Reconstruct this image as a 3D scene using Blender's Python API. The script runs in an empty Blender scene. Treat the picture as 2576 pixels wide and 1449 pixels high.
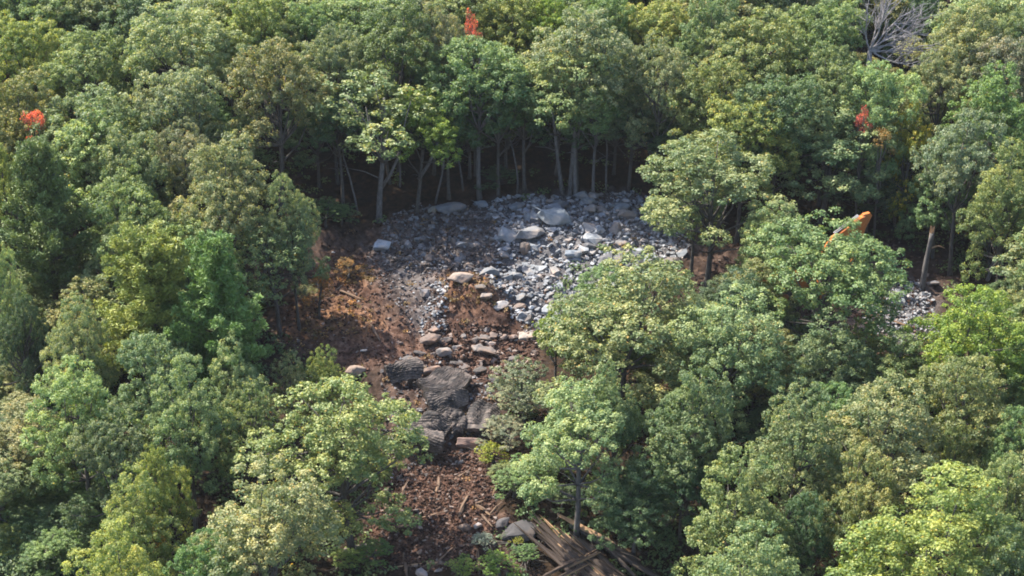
import bpy, bmesh, math
import numpy as np
from mathutils import Vector, Matrix

# ------------------------------------------------------------------ camera, world, sun, exposure
S = bpy.context.scene
COL = S.collection
R_ = math.radians
HFOV, PITCH, SLOPE, DIST = R_(36), R_(24), R_(12), 95.0
CAM = np.array([0.0, -DIST*math.cos(PITCH), DIST*math.sin(PITCH)])
cd = bpy.data.cameras.new('camera'); cam = bpy.data.objects.new('camera', cd); COL.objects.link(cam)
cam.location = CAM; cam.rotation_euler = (math.pi/2-PITCH, 0, 0)
cd.sensor_width = 36; cd.angle = HFOV; cd.clip_start = 1; cd.clip_end = 3000
S.camera = cam
SUN_AZ, SUN_EL = R_(-62), R_(54)          # azimuth clockwise from +Y (away from the camera)
W = bpy.data.worlds.new('World'); S.world = W; W.use_nodes = True
nt = W.node_tree; nt.nodes.clear()
sky = nt.nodes.new('ShaderNodeTexSky'); sky.sky_type = 'NISHITA'; sky.sun_disc = False
sky.sun_elevation = SUN_EL; sky.sun_rotation = SUN_AZ; sky.air_density = 1.0; sky.dust_density = 1.5
bg = nt.nodes.new('ShaderNodeBackground'); bg.inputs[1].default_value = 0.15
wo = nt.nodes.new('ShaderNodeOutputWorld')
nt.links.new(sky.outputs[0], bg.inputs[0]); nt.links.new(bg.outputs[0], wo.inputs[0])
sl = bpy.data.lights.new('sun', 'SUN'); so = bpy.data.objects.new('sun', sl); COL.objects.link(so)
sl.energy = 4.7; sl.angle = R_(0.6); sl.color = (1.0, 0.93, 0.80)
sv = Vector((math.sin(SUN_AZ)*math.cos(SUN_EL), math.cos(SUN_AZ)*math.cos(SUN_EL), math.sin(SUN_EL)))
so.rotation_euler = (-sv).to_track_quat('-Z', 'Y').to_euler(); so.location = (0, 0, 80)
S.view_settings.view_transform = 'Standard'; S.view_settings.look = 'None'
S.view_settings.gamma = 1; S.view_settings.use_curve_mapping = False
S.view_settings.exposure = 1.56
S.cycles.max_bounces = 6; S.cycles.diffuse_bounces = 4; S.cycles.transmission_bounces = 4; S.cycles.glossy_bounces = 2
S.cycles.filter_width = 1.8
rng = np.random.default_rng(11)

# ------------------------------------------------------------------ pixels of the photo (2576 x 1449) to places on the hillside
PW, PH = 2576.0, 1449.0
FPX = (PW/2)/math.tan(HFOV/2)
def ray(px, py):
    a, b = (px-PW/2)/FPX, (PH/2-py)/FPX
    c, s = math.cos(PITCH), math.sin(PITCH)
    return np.array([a, c+b*s, -s+b*c])
TS = math.tan(SLOPE)
def flat(px, py):
    d = ray(px, py); t = (TS*CAM[1]-CAM[2])/(d[2]-TS*d[1])
    return CAM+d*t
def vnoise(x, y, seed=0):
    x = np.asarray(x, float); y = np.asarray(y, float)
    xi = np.floor(x).astype(np.int64); yi = np.floor(y).astype(np.int64)
    fx = x-xi; fy = y-yi; fx = fx*fx*(3-2*fx); fy = fy*fy*(3-2*fy)
    def h(a, b):
        n = (a*374761393+b*668265263+seed*974711) & 0xffffffff
        n = ((n ^ (n >> 13))*1274126177) & 0xffffffff
        n = (n ^ (n >> 16)) & 0xffff
        return n/65535.0*2-1
    return (h(xi, yi)*(1-fx)+h(xi+1, yi)*fx)*(1-fy)+(h(xi, yi+1)*(1-fx)+h(xi+1, yi+1)*fx)*fy
def poly(pts): return np.array([flat(*p)[:2] for p in pts])
def sdist(P, X, Y):                       # signed distance to polygon, positive inside
    X = np.asarray(X, float); Y = np.asarray(Y, float)
    d = np.full(X.shape, 1e9); ins = np.zeros(X.shape, bool); n = len(P)
    for i in range(n):
        a, b = P[i], P[(i+1) % n]; e = b-a
        t = np.clip(((X-a[0])*e[0]+(Y-a[1])*e[1])/(e@e), 0, 1)
        d = np.minimum(d, np.hypot(X-a[0]-t*e[0], Y-a[1]-t*e[1]))
        c = ((a[1] > Y) != (b[1] > Y)) & (X < (b[0]-a[0])*(Y-a[1])/(b[1]-a[1]+1e-12)+a[0])
        ins ^= c
    return np.where(ins, d, -d)
CLEAR = poly([(700, 880), (690, 780), (760, 650), (790, 560), (950, 550), (1050, 520), (1240, 500), (1400, 485), (1640, 490), (1760, 600), (1700, 660), (1450, 650),
              (1370, 760), (1360, 920), (1260, 960), (1270, 1100), (1240, 1200), (1260, 1300), (1300, 1449), (960, 1449), (880, 1300), (950, 1190), (960, 1060), (880, 940)])
RUB = poly([(980, 590), (1080, 525), (1240, 503), (1400, 488), (1600, 492), (1740, 590), (1700, 660), (1560, 710), (1430, 780), (1350, 840), (1270, 780), (1200, 690), (1100, 650), (1000, 640)])
RUB2 = poly([(2170, 745), (2230, 690), (2300, 700), (2350, 760), (2350, 840), (2280, 880), (2180, 820)])
PATH = poly([(2030, 640), (2200, 600), (2380, 650), (2400, 740), (2330, 900), (2150, 880), (1980, 760), (1700, 760), (1700, 560), (1950, 620)])
SOIL1 = poly([(700, 860), (720, 760), (830, 660), (960, 640), (980, 720), (960, 800), (1080, 850), (1100, 715), (1190, 682), (1300, 745), (1345, 830), (1340, 940), (1100, 930), (920, 950), (830, 880)])
SOIL2 = poly([(920, 1330), (930, 1210), (1000, 1180), (1120, 1130), (1240, 1120), (1250, 1250), (1240, 1449), (980, 1449)])
DUST = poly([(930, 610), (1010, 650), (1110, 680), (1100, 760), (1090, 850), (1030, 800), (960, 700)])
DRY = [poly([(790, 730), (900, 750), (945, 800), (930, 860), (830, 870), (730, 840), (740, 780)]), poly([(1110, 720), (1180, 705), (1250, 760), (1230, 800), (1120, 800)]), poly([(850, 650), (940, 690), (930, 720), (850, 690)])]
k0, k1, k2, k3 = flat(1190, 770), flat(1390, 600), flat(1270, 660), flat(1110, 1060)
def H(x, y):
    x = np.asarray(x, float); y = np.asarray(y, float)
    z = TS*y + 1.5*np.exp(-((x-k0[0])**2/9+(y-k0[1])**2/7))
    z = z + 0.9*np.exp(-((x-k1[0])**2/30+(y-k1[1])**2/9)) - 0.9*np.exp(-((x-k2[0])**2/6+(y-k2[1])**2/2.5))
    z = z + 0.8*np.exp(-((x-k3[0])**2/7+(y-k3[1]-1.2)**2/4)) - 0.6*np.exp(-((x-k3[0])**2/9+(y-k3[1]+3.2)**2/3))
    z = z + 0.6*vnoise(x*.12, y*.12, 1)+0.2*vnoise(x*.4, y*.4, 2)
    return z
def Hd(x, y):                             # the same with the dug and broken ground of the clearing
    x = np.asarray(x, float); y = np.asarray(y, float)
    w = vnoise(x*.9, y*.9, 5)*.5+vnoise(x*2.3, y*2.3, 6)*.3
    rough = np.clip(np.maximum(sdist(CLEAR, x, y), sdist(PATH, x, y))/2+.5+w*.9, 0, 1)
    rdg = lambda f, k: 1-2*np.abs(vnoise(x*f, y*f, k))
    return H(x, y)+rough*(.20*vnoise(x*.9, y*.9, 7)+.16*rdg(1.3, 8)+.10*rdg(2.7, 12)+.09*vnoise(x*4.3, y*4.3, 9))+.03*vnoise(x*3, y*3, 10)
GX, GY = np.arange(-17, 26.01, .16), np.arange(-26, 15.01, .16)
GZ = Hd(*np.meshgrid(GX, GY))
def Hf(x, y):
    i, j = (x-GX[0])/.16, (y-GY[0])/.16
    if 0 <= i < len(GX)-1.01 and 0 <= j < len(GY)-1.01:
        a, b = int(i), int(j); u, v = i-a, j-b
        return float((GZ[b, a]*(1-u)+GZ[b, a+1]*u)*(1-v)+(GZ[b+1, a]*(1-u)+GZ[b+1, a+1]*u)*v)
    return float(H(x, y))
def G(px, py, zo=0.0):
    d = ray(px, py); t = 40.0
    def f(t):
        p = CAM+d*t; return p[2]-Hf(p[0], p[1])-zo
    while f(t) > 0 and t < 400: t += 0.5
    a, b = t-0.5, t
    for _ in range(18):
        m = (a+b)/2
        if f(m) > 0: a = m
        else: b = m
    return CAM+d*b
def ppm(p):                               # photo pixels per metre at a place
    d = (p-CAM); return FPX/(d[1]*math.cos(PITCH)-d[2]*math.sin(PITCH))

# ------------------------------------------------------------------ mesh helpers
def mesh_np(name, V, F, mat=None, tint=None, smooth=False):
    V = np.asarray(V, np.float32); F = np.asarray(F, np.int32); k = F.shape[1]
    me = bpy.data.meshes.new(name)
    me.vertices.add(len(V)); me.vertices.foreach_set('co', V.ravel())
    me.loops.add(F.size); me.loops.foreach_set('vertex_index', F.ravel())
    me.polygons.add(len(F)); me.polygons.foreach_set('loop_start', np.arange(0, F.size, k, dtype=np.int32))
    me.polygons.foreach_set('use_smooth', np.full(len(F), smooth))
    if tint is not None:
        a = me.attributes.new('tint', 'FLOAT', 'FACE'); a.data.foreach_set('value', np.asarray(tint, np.float32))
    if mat: me.materials.append(mat)
    me.update(calc_edges=True)
    return me
class MB:                                 # collects quads / tris of one mesh
    def __init__(s): s.v = []; s.f = []
    def add(s, V, F):
        o = len(s.v); s.v += [tuple(p) for p in V]; s.f += [tuple(i+o for i in f) for f in F]
    def tube(s, pts, rad, n=7, cap=True, wob=0.0):
        P = [np.array(p, float) for p in pts]; V = []; F = []
        up = np.array([0.31, 0.17, 0.93])
        for i, p in enumerate(P):
            t = P[min(i+1, len(P)-1)]-P[max(i-1, 0)]; t = t/(np.linalg.norm(t)+1e-9)
            a = np.cross(t, up); 
            if np.linalg.norm(a) < 0.1: a = np.cross(t, np.array([1.0, 0, 0]))
            a /= np.linalg.norm(a); b = np.cross(t, a)
            for k in range(n):
                q = 2*math.pi*k/n; r = rad[i]*(1+wob*math.sin(3*q+i*1.7))
                V.append(p+(a*math.cos(q)+b*math.sin(q))*r)
        for i in range(len(P)-1):
            for k in range(n):
                F.append((i*n+k, i*n+(k+1) % n, (i+1)*n+(k+1) % n, (i+1)*n+k))
        if cap:
            F.append(tuple(reversed(range(n)))); F.append(tuple((len(P)-1)*n+k for k in range(n)))
        s.add(V, F)
    def box(s, c, d, rot=None, taper=1.0):
        V = []
        for z in (-1, 1):
            q = taper if z > 0 else 1
            for x, y in ((-1, -1), (1, -1), (1, 1), (-1, 1)):
                p = Vector((x*d[0]/2*q, y*d[1]/2*q, z*d[2]/2))
                if rot: p = rot @ p
                V.append((p.x+c[0], p.y+c[1], p.z+c[2]))
        s.add(V, [(0, 3, 2, 1), (4, 5, 6, 7), (0, 1, 5, 4), (1, 2, 6, 5), (2, 3, 7, 6), (3, 0, 4, 7)])
    def prism(s, pts, y0, y1):            # xz outline extruded along y
        n = len(pts); V = [(p[0], y0, p[1]) for p in pts]+[(p[0], y1, p[1]) for p in pts]
        F = [tuple(range(n)), tuple(reversed(range(n, 2*n)))]+[(i, i+n, (i+1) % n+n, (i+1) % n) for i in range(n)]
        s.add(V, F)
    def mesh(s, name, mat, smooth=False, bevel=0.0):
        me = bpy.data.meshes.new(name); me.from_pydata(s.v, [], s.f)
        bm = bmesh.new(); bm.from_mesh(me); bmesh.ops.recalc_face_normals(bm, faces=bm.faces)
        if bevel:
            bmesh.ops.bevel(bm, geom=[e for e in bm.edges if e.is_manifold and e.calc_face_angle(0) > 0.5], offset=bevel, segments=1, affect='EDGES')
        bm.to_mesh(me); bm.free()
        me.materials.append(mat)
        if smooth: me.polygons.foreach_set('use_smooth', np.ones(len(me.polygons), bool))
        return me
def link(name, me, parent=None, loc=(0, 0, 0), rot=(0, 0, 0), scale=(1, 1, 1), color=None):
    o = bpy.data.objects.new(name, me); COL.objects.link(o)
    o.location = loc; o.rotation_euler = rot; o.scale = scale
    if parent: o.parent = parent
    if color is not None: o.color = (*color, 1)
    return o
def tag(o, label=None, cat=None, group=None, kind=None):
    if label: o['label'] = label
    if cat: o['category'] = cat
    if group: o['group'] = group
    if kind: o['kind'] = kind
    return o

# ------------------------------------------------------------------ materials
def newmat(name):
    m = bpy.data.materials.new(name); m.use_nodes = True
    n = m.node_tree.nodes; b = n['Principled BSDF']
    return m, n, m.node_tree.links, b
def ramp(n, stops, interp='LINEAR'):
    r = n.new('ShaderNodeValToRGB'); e = r.color_ramp.elements; r.color_ramp.interpolation = interp
    while len(e) < len(stops): e.new(0.5)
    for i, (p, c) in enumerate(stops): e[i].position = p; e[i].color = (*c, 1)
    return r
def mixc(n, l, mode, a, b, fac=1.0):
    m = n.new('ShaderNodeMix'); m.data_type = 'RGBA'; m.blend_type = mode
    for s, v in ((6, a), (7, b), (0, fac)):
        if hasattr(v, 'links'): l.new(v, m.inputs[s])
        elif s == 0: m.inputs[0].default_value = v
        else: m.inputs[s].default_value = (*v, 1)
    return m.outputs[2]
def leafmat(name, transl=0.32, rough=0.5):
    m, n, l, b = newmat(name)
    oi = n.new('ShaderNodeObjectInfo'); at = n.new('ShaderNodeAttribute'); at.attribute_name = 'tint'
    r = ramp(n, [(0.0, (.52, .72, .80)), (0.35, (.80, .92, .9)), (0.6, (1.0, 1.0, .98)), (0.9, (1.95, 1.72, 1.75)), (1.0, (2.3, 1.35, .9))])  # pale upper stop paints leaf highlights into the colour
    l.new(at.outputs['Fac'], r.inputs[0])
    c = mixc(n, l, 'MULTIPLY', oi.outputs['Color'], r.outputs[0])
    l.new(c, b.inputs['Base Color']); b.inputs['Roughness'].default_value = rough
    b.inputs['Specular IOR Level'].default_value = 0.5
    t = n.new('ShaderNodeBsdfTranslucent')
    c2 = mixc(n, l, 'MULTIPLY', c, (1.25, 1.15, 0.6)); l.new(c2, t.inputs[0])
    mx = n.new('ShaderNodeMixShader'); mx.inputs[0].default_value = transl
    l.new(b.outputs[0], mx.inputs[1]); l.new(t.outputs[0], mx.inputs[2])
    l.new(mx.outputs[0], n['Material Output'].inputs[0])
    return m
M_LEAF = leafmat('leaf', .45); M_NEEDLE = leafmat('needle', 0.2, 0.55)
def noisemat(name, c1, c2, scale, rough=0.9, c3=None, scale2=None, bump=0.0, usecol=False, stretch=None, spread=(0.35, 0.65)):
    m, n, l, b = newmat(name)
    tc = n.new('ShaderNodeTexCoord'); src = tc.outputs['Object']
    if stretch:
        mp = n.new('ShaderNodeMapping'); mp.inputs['Scale'].default_value = stretch; l.new(src, mp.inputs[0]); src = mp.outputs[0]
    t = n.new('ShaderNodeTexNoise'); t.inputs['Scale'].default_value = scale; t.inputs['Detail'].default_value = 8; t.inputs['Roughness'].default_value = .65
    l.new(src, t.inputs[0])
    r = ramp(n, [(spread[0], c1), (spread[1], c2)]); l.new(t.outputs[0], r.inputs[0]); c = r.outputs[0]
    if c3:
        t2 = n.new('ShaderNodeTexNoise'); t2.inputs['Scale'].default_value = scale2; t2.inputs['Detail'].default_value = 5; l.new(src, t2.inputs[0])
        r2 = ramp(n, [(0.5, (0, 0, 0)), (0.62, (1, 1, 1))]); l.new(t2.outputs[0], r2.inputs[0])
        c = mixc(n, l, 'MIX', c, c3, r2.outputs[0])
    if usecol:
        oi = n.new('ShaderNodeObjectInfo'); c = mixc(n, l, 'MULTIPLY', c, oi.outputs['Color'])
    l.new(c, b.inputs['Base Color']); b.inputs['Roughness'].default_value = rough
    b.inputs['Specular IOR Level'].default_value = 0.25
    if bump:
        bp = n.new('ShaderNodeBump'); bp.inputs['Strength'].default_value = bump; bp.inputs['Distance'].default_value = 0.05
        l.new(t.outputs[0], bp.inputs['Height']); l.new(bp.outputs[0], b.inputs['Normal'])
    return m
M_BARK = noisemat('bark', (.035, .03, .027), (.11, .10, .09), 6, stretch=(3, 3, .6), bump=.6)
M_BARKP = noisemat('pale_bark', (.055, .05, .048), (.15, .14, .135), 5, stretch=(3, 3, .6), bump=.5)
M_DEAD = noisemat('dead_wood', (.12, .11, .112), (.25, .235, .24), 5, bump=.3)
M_LOG = noisemat('log_bark', (.045, .036, .032), (.16, .125, .108), 4, c3=(.155, .12, .10), scale2=1.6, bump=.6, usecol=True, stretch=(1, 1, .4))
M_CUT = noisemat('cut_wood', (.20, .12, .07), (.34, .22, .13), 8)
M_ROCK = noisemat('rock', (.55, .56, .58), (1.0, 1.0, 1.0), 2.2, c3=(.95, .82, .72), scale2=1.1, bump=.5, usecol=True)
M_CLOD = noisemat('clod', (.55, .5, .48), (1.15, 1.0, .95), .9, bump=.4, usecol=True)

# ------------------------------------------------------------------ the hillside, one sheet
def ground():
    xs = np.unique(np.concatenate([np.linspace(-150, -40, 20), np.arange(-40, -17, .8), np.arange(-17, 26, .16), np.arange(26, 44, .8), np.linspace(44, 150, 20)]))
    ys = np.unique(np.concatenate([np.linspace(-130, -40, 12), np.arange(-40, -26, .8), np.arange(-26, 15, .16), np.arange(15, 50, .8), np.linspace(50, 140, 20)]))
    X, Y = np.meshgrid(xs, ys); x = X.ravel(); y = Y.ravel()
    z = Hd(x, y)
    w = vnoise(x*.9, y*.9, 5)*.5+vnoise(x*2.3, y*2.3, 6)*.3
    sm = lambda P, s: np.clip(sdist(P, x, y)/s+.5+w*.9, 0, 1)
    rub = np.maximum(sm(RUB, 1.6), sm(RUB2, 1.6)); soil = np.maximum(sm(SOIL1, 1.6), sm(SOIL2, 1.4)); dust = sm(DUST, 1.8); clear = np.maximum(sm(CLEAR, 2.0), sm(PATH, 2.0))
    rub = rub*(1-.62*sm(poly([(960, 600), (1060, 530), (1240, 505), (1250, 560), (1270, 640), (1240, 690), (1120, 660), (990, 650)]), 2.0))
    dry = np.maximum(np.maximum(sm(DRY[0], 1.5), sm(DRY[1], 1.2)*.55), sm(DRY[2], 1.2))
    n, m = len(xs), len(ys); i = np.arange((m-1)*(n-1)); r = i//(n-1); c = i % (n-1); a = r*n+c
    F = np.stack([a, a+1, a+n+1, a+n], 1)
    mt, nn, l, b = newmat('hillside_soil')
    me = mesh_np('hillside', np.stack([x, y, z], 1), F, mt, smooth=True)
    for k, v in (('rub', rub), ('soil', soil), ('dust', dust), ('clear', clear), ('dry', dry)):
        at = me.attributes.new(k, 'FLOAT', 'POINT'); at.data.foreach_set('value', v.astype(np.float32))
    tc = nn.new('ShaderNodeTexCoord')
    def noise(s, d=8, ro=.65):
        t = nn.new('ShaderNodeTexNoise'); t.inputs['Scale'].default_value = s; t.inputs['Detail'].default_value = d; t.inputs['Roughness'].default_value = ro
        l.new(tc.outputs['Object'], t.inputs[0]); return t.outputs[0]
    def rp(src, st): r = ramp(nn, st); l.new(src, r.inputs[0]); return r.outputs[0]
    def A(k): q = nn.new('ShaderNodeAttribute'); q.attribute_name = k; return q.outputs['Fac']
    n1, n2, n3 = noise(.55), noise(3.0), noise(9.0)
    litter = rp(n2, [(.3, (.010, .008, .006)), (.5, (.026, .018, .012)), (.7, (.058, .034, .020))])
    raw = rp(n2, [(.3, (.022, .015, .013)), (.5, (.06, .04, .032)), (.7, (.12, .085, .07))])
    soil_c = rp(n2, [(.28, (.022, .013, .010)), (.48, (.072, .040, .029)), (.7, (.15, .097, .075))])
    rub_c = rp(n3, [(.3, (.042, .041, .043)), (.5, (.105, .101, .105)), (.7, (.18, .176, .18))])
    dust_c = rp(n2, [(.3, (.045, .038, .038)), (.5, (.085, .074, .073)), (.7, (.16, .15, .15))])
    dry_c = rp(n2, [(.3, (.042, .023, .014)), (.5, (.12, .064, .037)), (.7, (.22, .132, .078))])
    c = mixc(nn, l, 'MIX', litter, raw, A('clear')); c = mixc(nn, l, 'MIX', c, soil_c, A('soil')); c = mixc(nn, l, 'MIX', c, dry_c, A('dry'))
    c = mixc(nn, l, 'MIX', c, dust_c, A('dust')); c = mixc(nn, l, 'MIX', c, rub_c, A('rub'))
    c = mixc(nn, l, 'MULTIPLY', c, rp(n1, [(.3, (.6, .6, .62)), (.7, (1.3, 1.25, 1.2))]))
    l.new(c, b.inputs['Base Color']); b.inputs['Roughness'].default_value = 1; b.inputs['Specular IOR Level'].default_value = .1
    bp = nn.new('ShaderNodeBump'); bp.inputs['Strength'].default_value = .8; bp.inputs['Distance'].default_value = .12
    l.new(n2, bp.inputs['Height']); l.new(bp.outputs[0], b.inputs['Normal'])
    tag(link('hillside', me), kind='structure')
ground()

# ------------------------------------------------------------------ foliage and tree prototypes
def unit(a): return a/(np.linalg.norm(a, axis=-1, keepdims=True)+1e-9)
def cards(C, N, size, asp=1.0, fold=.15, r=rng):
    n = len(C); q = unit(r.normal(size=(n, 3))); t1 = unit(np.cross(N, q)); t2 = np.cross(N, t1)
    L = (size*.5)[:, None]; Wd = L*asp
    V = np.empty((n, 4, 3)); V[:, 0] = C+t1*L; V[:, 1] = C+t2*Wd+N*L*fold; V[:, 2] = C-t1*L; V[:, 3] = C-t2*Wd+N*L*fold
    return V.reshape(-1, 3), np.arange(n*4).reshape(-1, 4)
def fib(n, r):
    i = np.arange(n)+.5; z = 1-2*i/n; a = i*2.39996+r.uniform(0, 6.28); q = np.sqrt(1-z*z)
    return unit(np.stack([q*np.cos(a), q*np.sin(a), z], 1)+r.normal(size=(n, 3))*.12)
def broadleaf(seed, h=11.0, zb=4.4, R=3.5, nl=16, ncl=28, nc=92, leaf=.142, limb=True, stems=1, bare=False):
    r = np.random.default_rng(seed)
    zc0 = zb+(h-zb)*.42; lob = []
    off = r.normal(size=2)*.16*R
    for i in range(nl):
        q = math.sqrt((i+.4)/nl); a = i*2.39996+r.uniform(-.7, .7); rr = R*.74*q*r.uniform(.75, 1.15); rl = R*r.uniform(.20, .42)
        dome = max(0.02, 1-(min(rr, R*.98)/R)**2.3)
        z = zb+(h-zb-rl)*dome**.6*r.uniform(.58, 1.0)
        lob.append((rr*math.cos(a)+off[0]*(1-q), rr*math.sin(a)+off[1]*(1-q), z, rl))
    for i in range(nl//2+2):                # lower skirt and stray boughs
        a = i*6.283/(nl//2+2)+r.uniform(-.6, .6); rr = R*r.uniform(.5, 1.02); rl = R*r.uniform(.14, .30)
        lob.append((rr*math.cos(a), rr*math.sin(a), zb+(h-zb)*r.uniform(.06, .48), rl))
    L = np.array(lob); C = []; N = []; T = []; SZ = []
    ph = r.uniform(0, 6.28, 3); an = np.arctan2(L[:, 1], L[:, 0]); rad_ = 1+.16*np.sin(2*an+ph[0])+.12*np.sin(3*an+ph[1])+.07*np.sin(5*an+ph[2])
    L[:, 0] *= rad_; L[:, 1] *= rad_; L[:, 2] += r.normal(size=len(L))*.28
    for i in range(len(L)):
        c, rl = L[i, :3], L[i, 3]; tl = r.normal()*.10
        D = fib(int(ncl*(rl/(R*.36))**1.6)+6, r); P = c+D*np.array([1, 1, .82])*rl*r.uniform(.72, 1.24, size=(len(D), 1))
        ok = (D[:, 2] > -.55) | (r.random(len(D)) < .35)
        for j in range(len(L)):
            if j != i: ok &= np.linalg.norm((P-L[j, :3])/np.array([1, 1, .82]), axis=1) > L[j, 3]*.72
        for p, d in zip(P[ok], D[ok]):
            rc = r.uniform(.20, .50); k = int(nc*r.uniform(.6, 1.3)*(rc/.42)**1.5)
            u = unit(r.normal(size=(k, 3))+d*.55+np.array([0, 0, .35]))
            pos = p+u*np.array([1, 1, .72])*rc*np.sqrt(r.random((k, 1)))
            nrm = unit(u*.7+np.array([0, 0, .6])+r.normal(size=(k, 3))*.45)
            C.append(pos); N.append(nrm); SZ.append(leaf*r.uniform(.65, 1.3, k))
            t = .42+tl+r.normal()*.09+r.normal(size=k)*.17+.26*(u[:, 2])  # upward side of each tuft tinted lighter: sunlit tops put into the colour
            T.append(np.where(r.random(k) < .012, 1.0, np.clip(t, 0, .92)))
    C = np.concatenate(C); N = np.concatenate(N); SZ = np.concatenate(SZ); T = np.concatenate(T)
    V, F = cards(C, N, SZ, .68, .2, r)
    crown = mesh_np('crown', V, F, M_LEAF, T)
    b = MB()
    for s in range(stems):
        lean = r.normal(size=2)*(.10 if stems == 1 else .5); bx = (s-(stems-1)/2)*.55
        zt = zb+(h-zb)*.62; pts = []; rad = []; r0 = .19 if stems == 1 else .15
        for t in np.linspace(0, 1, 9):
            pts.append((bx+lean[0]*zt*.14*t*2+.10*math.sin(t*5+seed), lean[1]*zt*.14*t*2+.10*math.cos(t*4+seed), -.4+(zt+.4)*t)); rad.append(r0*(1-.66*t)*(1.35 if t == 0 else 1))
        b.tube(pts, rad, 8, wob=.06)
        for i in range(s, len(L), stems):
            t = r.uniform(.50, .92); k = min(int(t*8), 7); st = np.array(pts[k]); en = L[i, :3]
            if en[2] < st[2]-.3: st = np.array(pts[max(3, k-3)])
            mid = st*.5+en*.5+np.array([0, 0, -.25])+r.normal(size=3)*.15
            b.tube([st, st*.75+mid*.25+[0, 0, .05], mid, en], [.085, .07, .05, .02], 5)
        for i in range(5 if bare else 2):      # dead lower branches
            k = r.integers(3, 6); st = np.array(pts[k]); a = r.uniform(0, 6.28); q = r.uniform(.8, 2.0)
            b.tube([st, st+[math.cos(a)*q*.5, math.sin(a)*q*.5, q*.25], st+[math.cos(a)*q, math.sin(a)*q, q*.35]], [.05, .035, .012], 5)
    return crown, b.mesh('trunk', M_BARK, True), h, R
def pine(seed, h=11.0, R=2.7, zb=3.2):
    r = np.random.default_rng(seed); b = MB(); C = []; N = []; T = []; SZ = []
    pts = [(0.06*math.sin(z), .06*math.cos(z*1.3), z) for z in np.linspace(-.4, h-.3, 10)]
    b.tube(pts, list(np.linspace(.2, .03, 10)), 8)
    z = zb
    while z < h-.25:
        f = (z-zb)/(h-zb); ln = R*(1.0-f**2.2)*(.78+.22*math.sin(f*9+seed))+.45; nb = 6 if f < .7 else 5; a0 = r.uniform(0, 6.28)
        for k in range(nb):
            a = a0+k*6.283/nb+r.uniform(-.35, .35); q = ln*r.uniform(.6, 1.12); rise = r.uniform(.12, .45)+.5*f
            st = np.array([0, 0, z]); en = np.array([math.cos(a)*q, math.sin(a)*q, z+q*rise]); mid = (st+en)/2+[0, 0, -.08*q]
            b.tube([st, mid, en], [.045*(1-f)+.015, .03, .01], 4)
            tb = r.normal()*.08
            for t in np.arange(.28, 1.02, .30/max(q, .5)):
                for e in range(2):
                    side = (e*2-1)*r.uniform(.05, .34)*q*(1.15-t)*.8
                    p = (st*(1-t)**2+2*mid*t*(1-t)+en*t*t)+np.array([-math.sin(a)*side, math.cos(a)*side, r.uniform(-.05, .16)])
                    m = 42; u = unit(r.normal(size=(m, 3))+np.array([math.cos(a)*.7, math.sin(a)*.7, .75]))
                    C.append(p+u*r.uniform(.08, .36, (m, 1))); N.append(unit(np.cross(u, r.normal(size=(m, 3)))+[0, 0, .6])); SZ.append(r.uniform(.16, .30, m))
                    T.append(np.clip(.57+tb+r.normal()*.07+r.normal(size=m)*.13, 0, .88))
        z += r.uniform(.42, .62)*(1-.35*f)
    C = np.concatenate(C); N = np.concatenate(N); SZ = np.concatenate(SZ); T = np.concatenate(T)
    V, F = cards(C, N, SZ, .30, .1, r)
    return mesh_np('crown', V, F, M_NEEDLE, T), b.mesh('trunk', M_BARK, True), h, R
PRO = {
    'D': [broadleaf(s, zb=4.2) for s in (1, 2, 3, 4, 5, 6)],
    'L': [broadleaf(s, zb=2.0, nl=19, ncl=27) for s in (21, 22, 23, 24, 25, 26)],
    'H': [broadleaf(s, zb=5.7, nl=15, bare=True) for s in (41, 42, 43)],
    'G': [broadleaf(51, zb=5.2, nl=15, stems=3, bare=True)],
    'S': [broadleaf(s, h=11, zb=2.5, R=3.5, nl=9, ncl=18, nc=44, leaf=.21) for s in (61, 62)],
    'P': [pine(s) for s in (81, 82)],
    'R': [broadleaf(95, h=11, zb=9.0, R=1.3, nl=5, ncl=9, nc=22, leaf=.16), broadleaf(96, h=11, zb=9.3, R=1.3, nl=4, ncl=8, nc=20, leaf=.16)],
    'T': [broadleaf(s, h=11, zb=5.0, R=3.5, nl=11, ncl=17, nc=40, leaf=.18, bare=True) for s in (91, 92)],
}
CO = dict(pale=(.215, .262, .118), mid=(.130, .198, .074), yel=(.225, .265, .064), olive=(.180, .200, .068), grey=(.165, .196, .120), dark=(.075, .126, .056),  # dark: shade of the wood put into the leaf colour
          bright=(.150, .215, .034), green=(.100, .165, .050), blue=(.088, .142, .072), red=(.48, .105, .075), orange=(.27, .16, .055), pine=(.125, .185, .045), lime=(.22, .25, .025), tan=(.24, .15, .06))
cnt = {}
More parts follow.
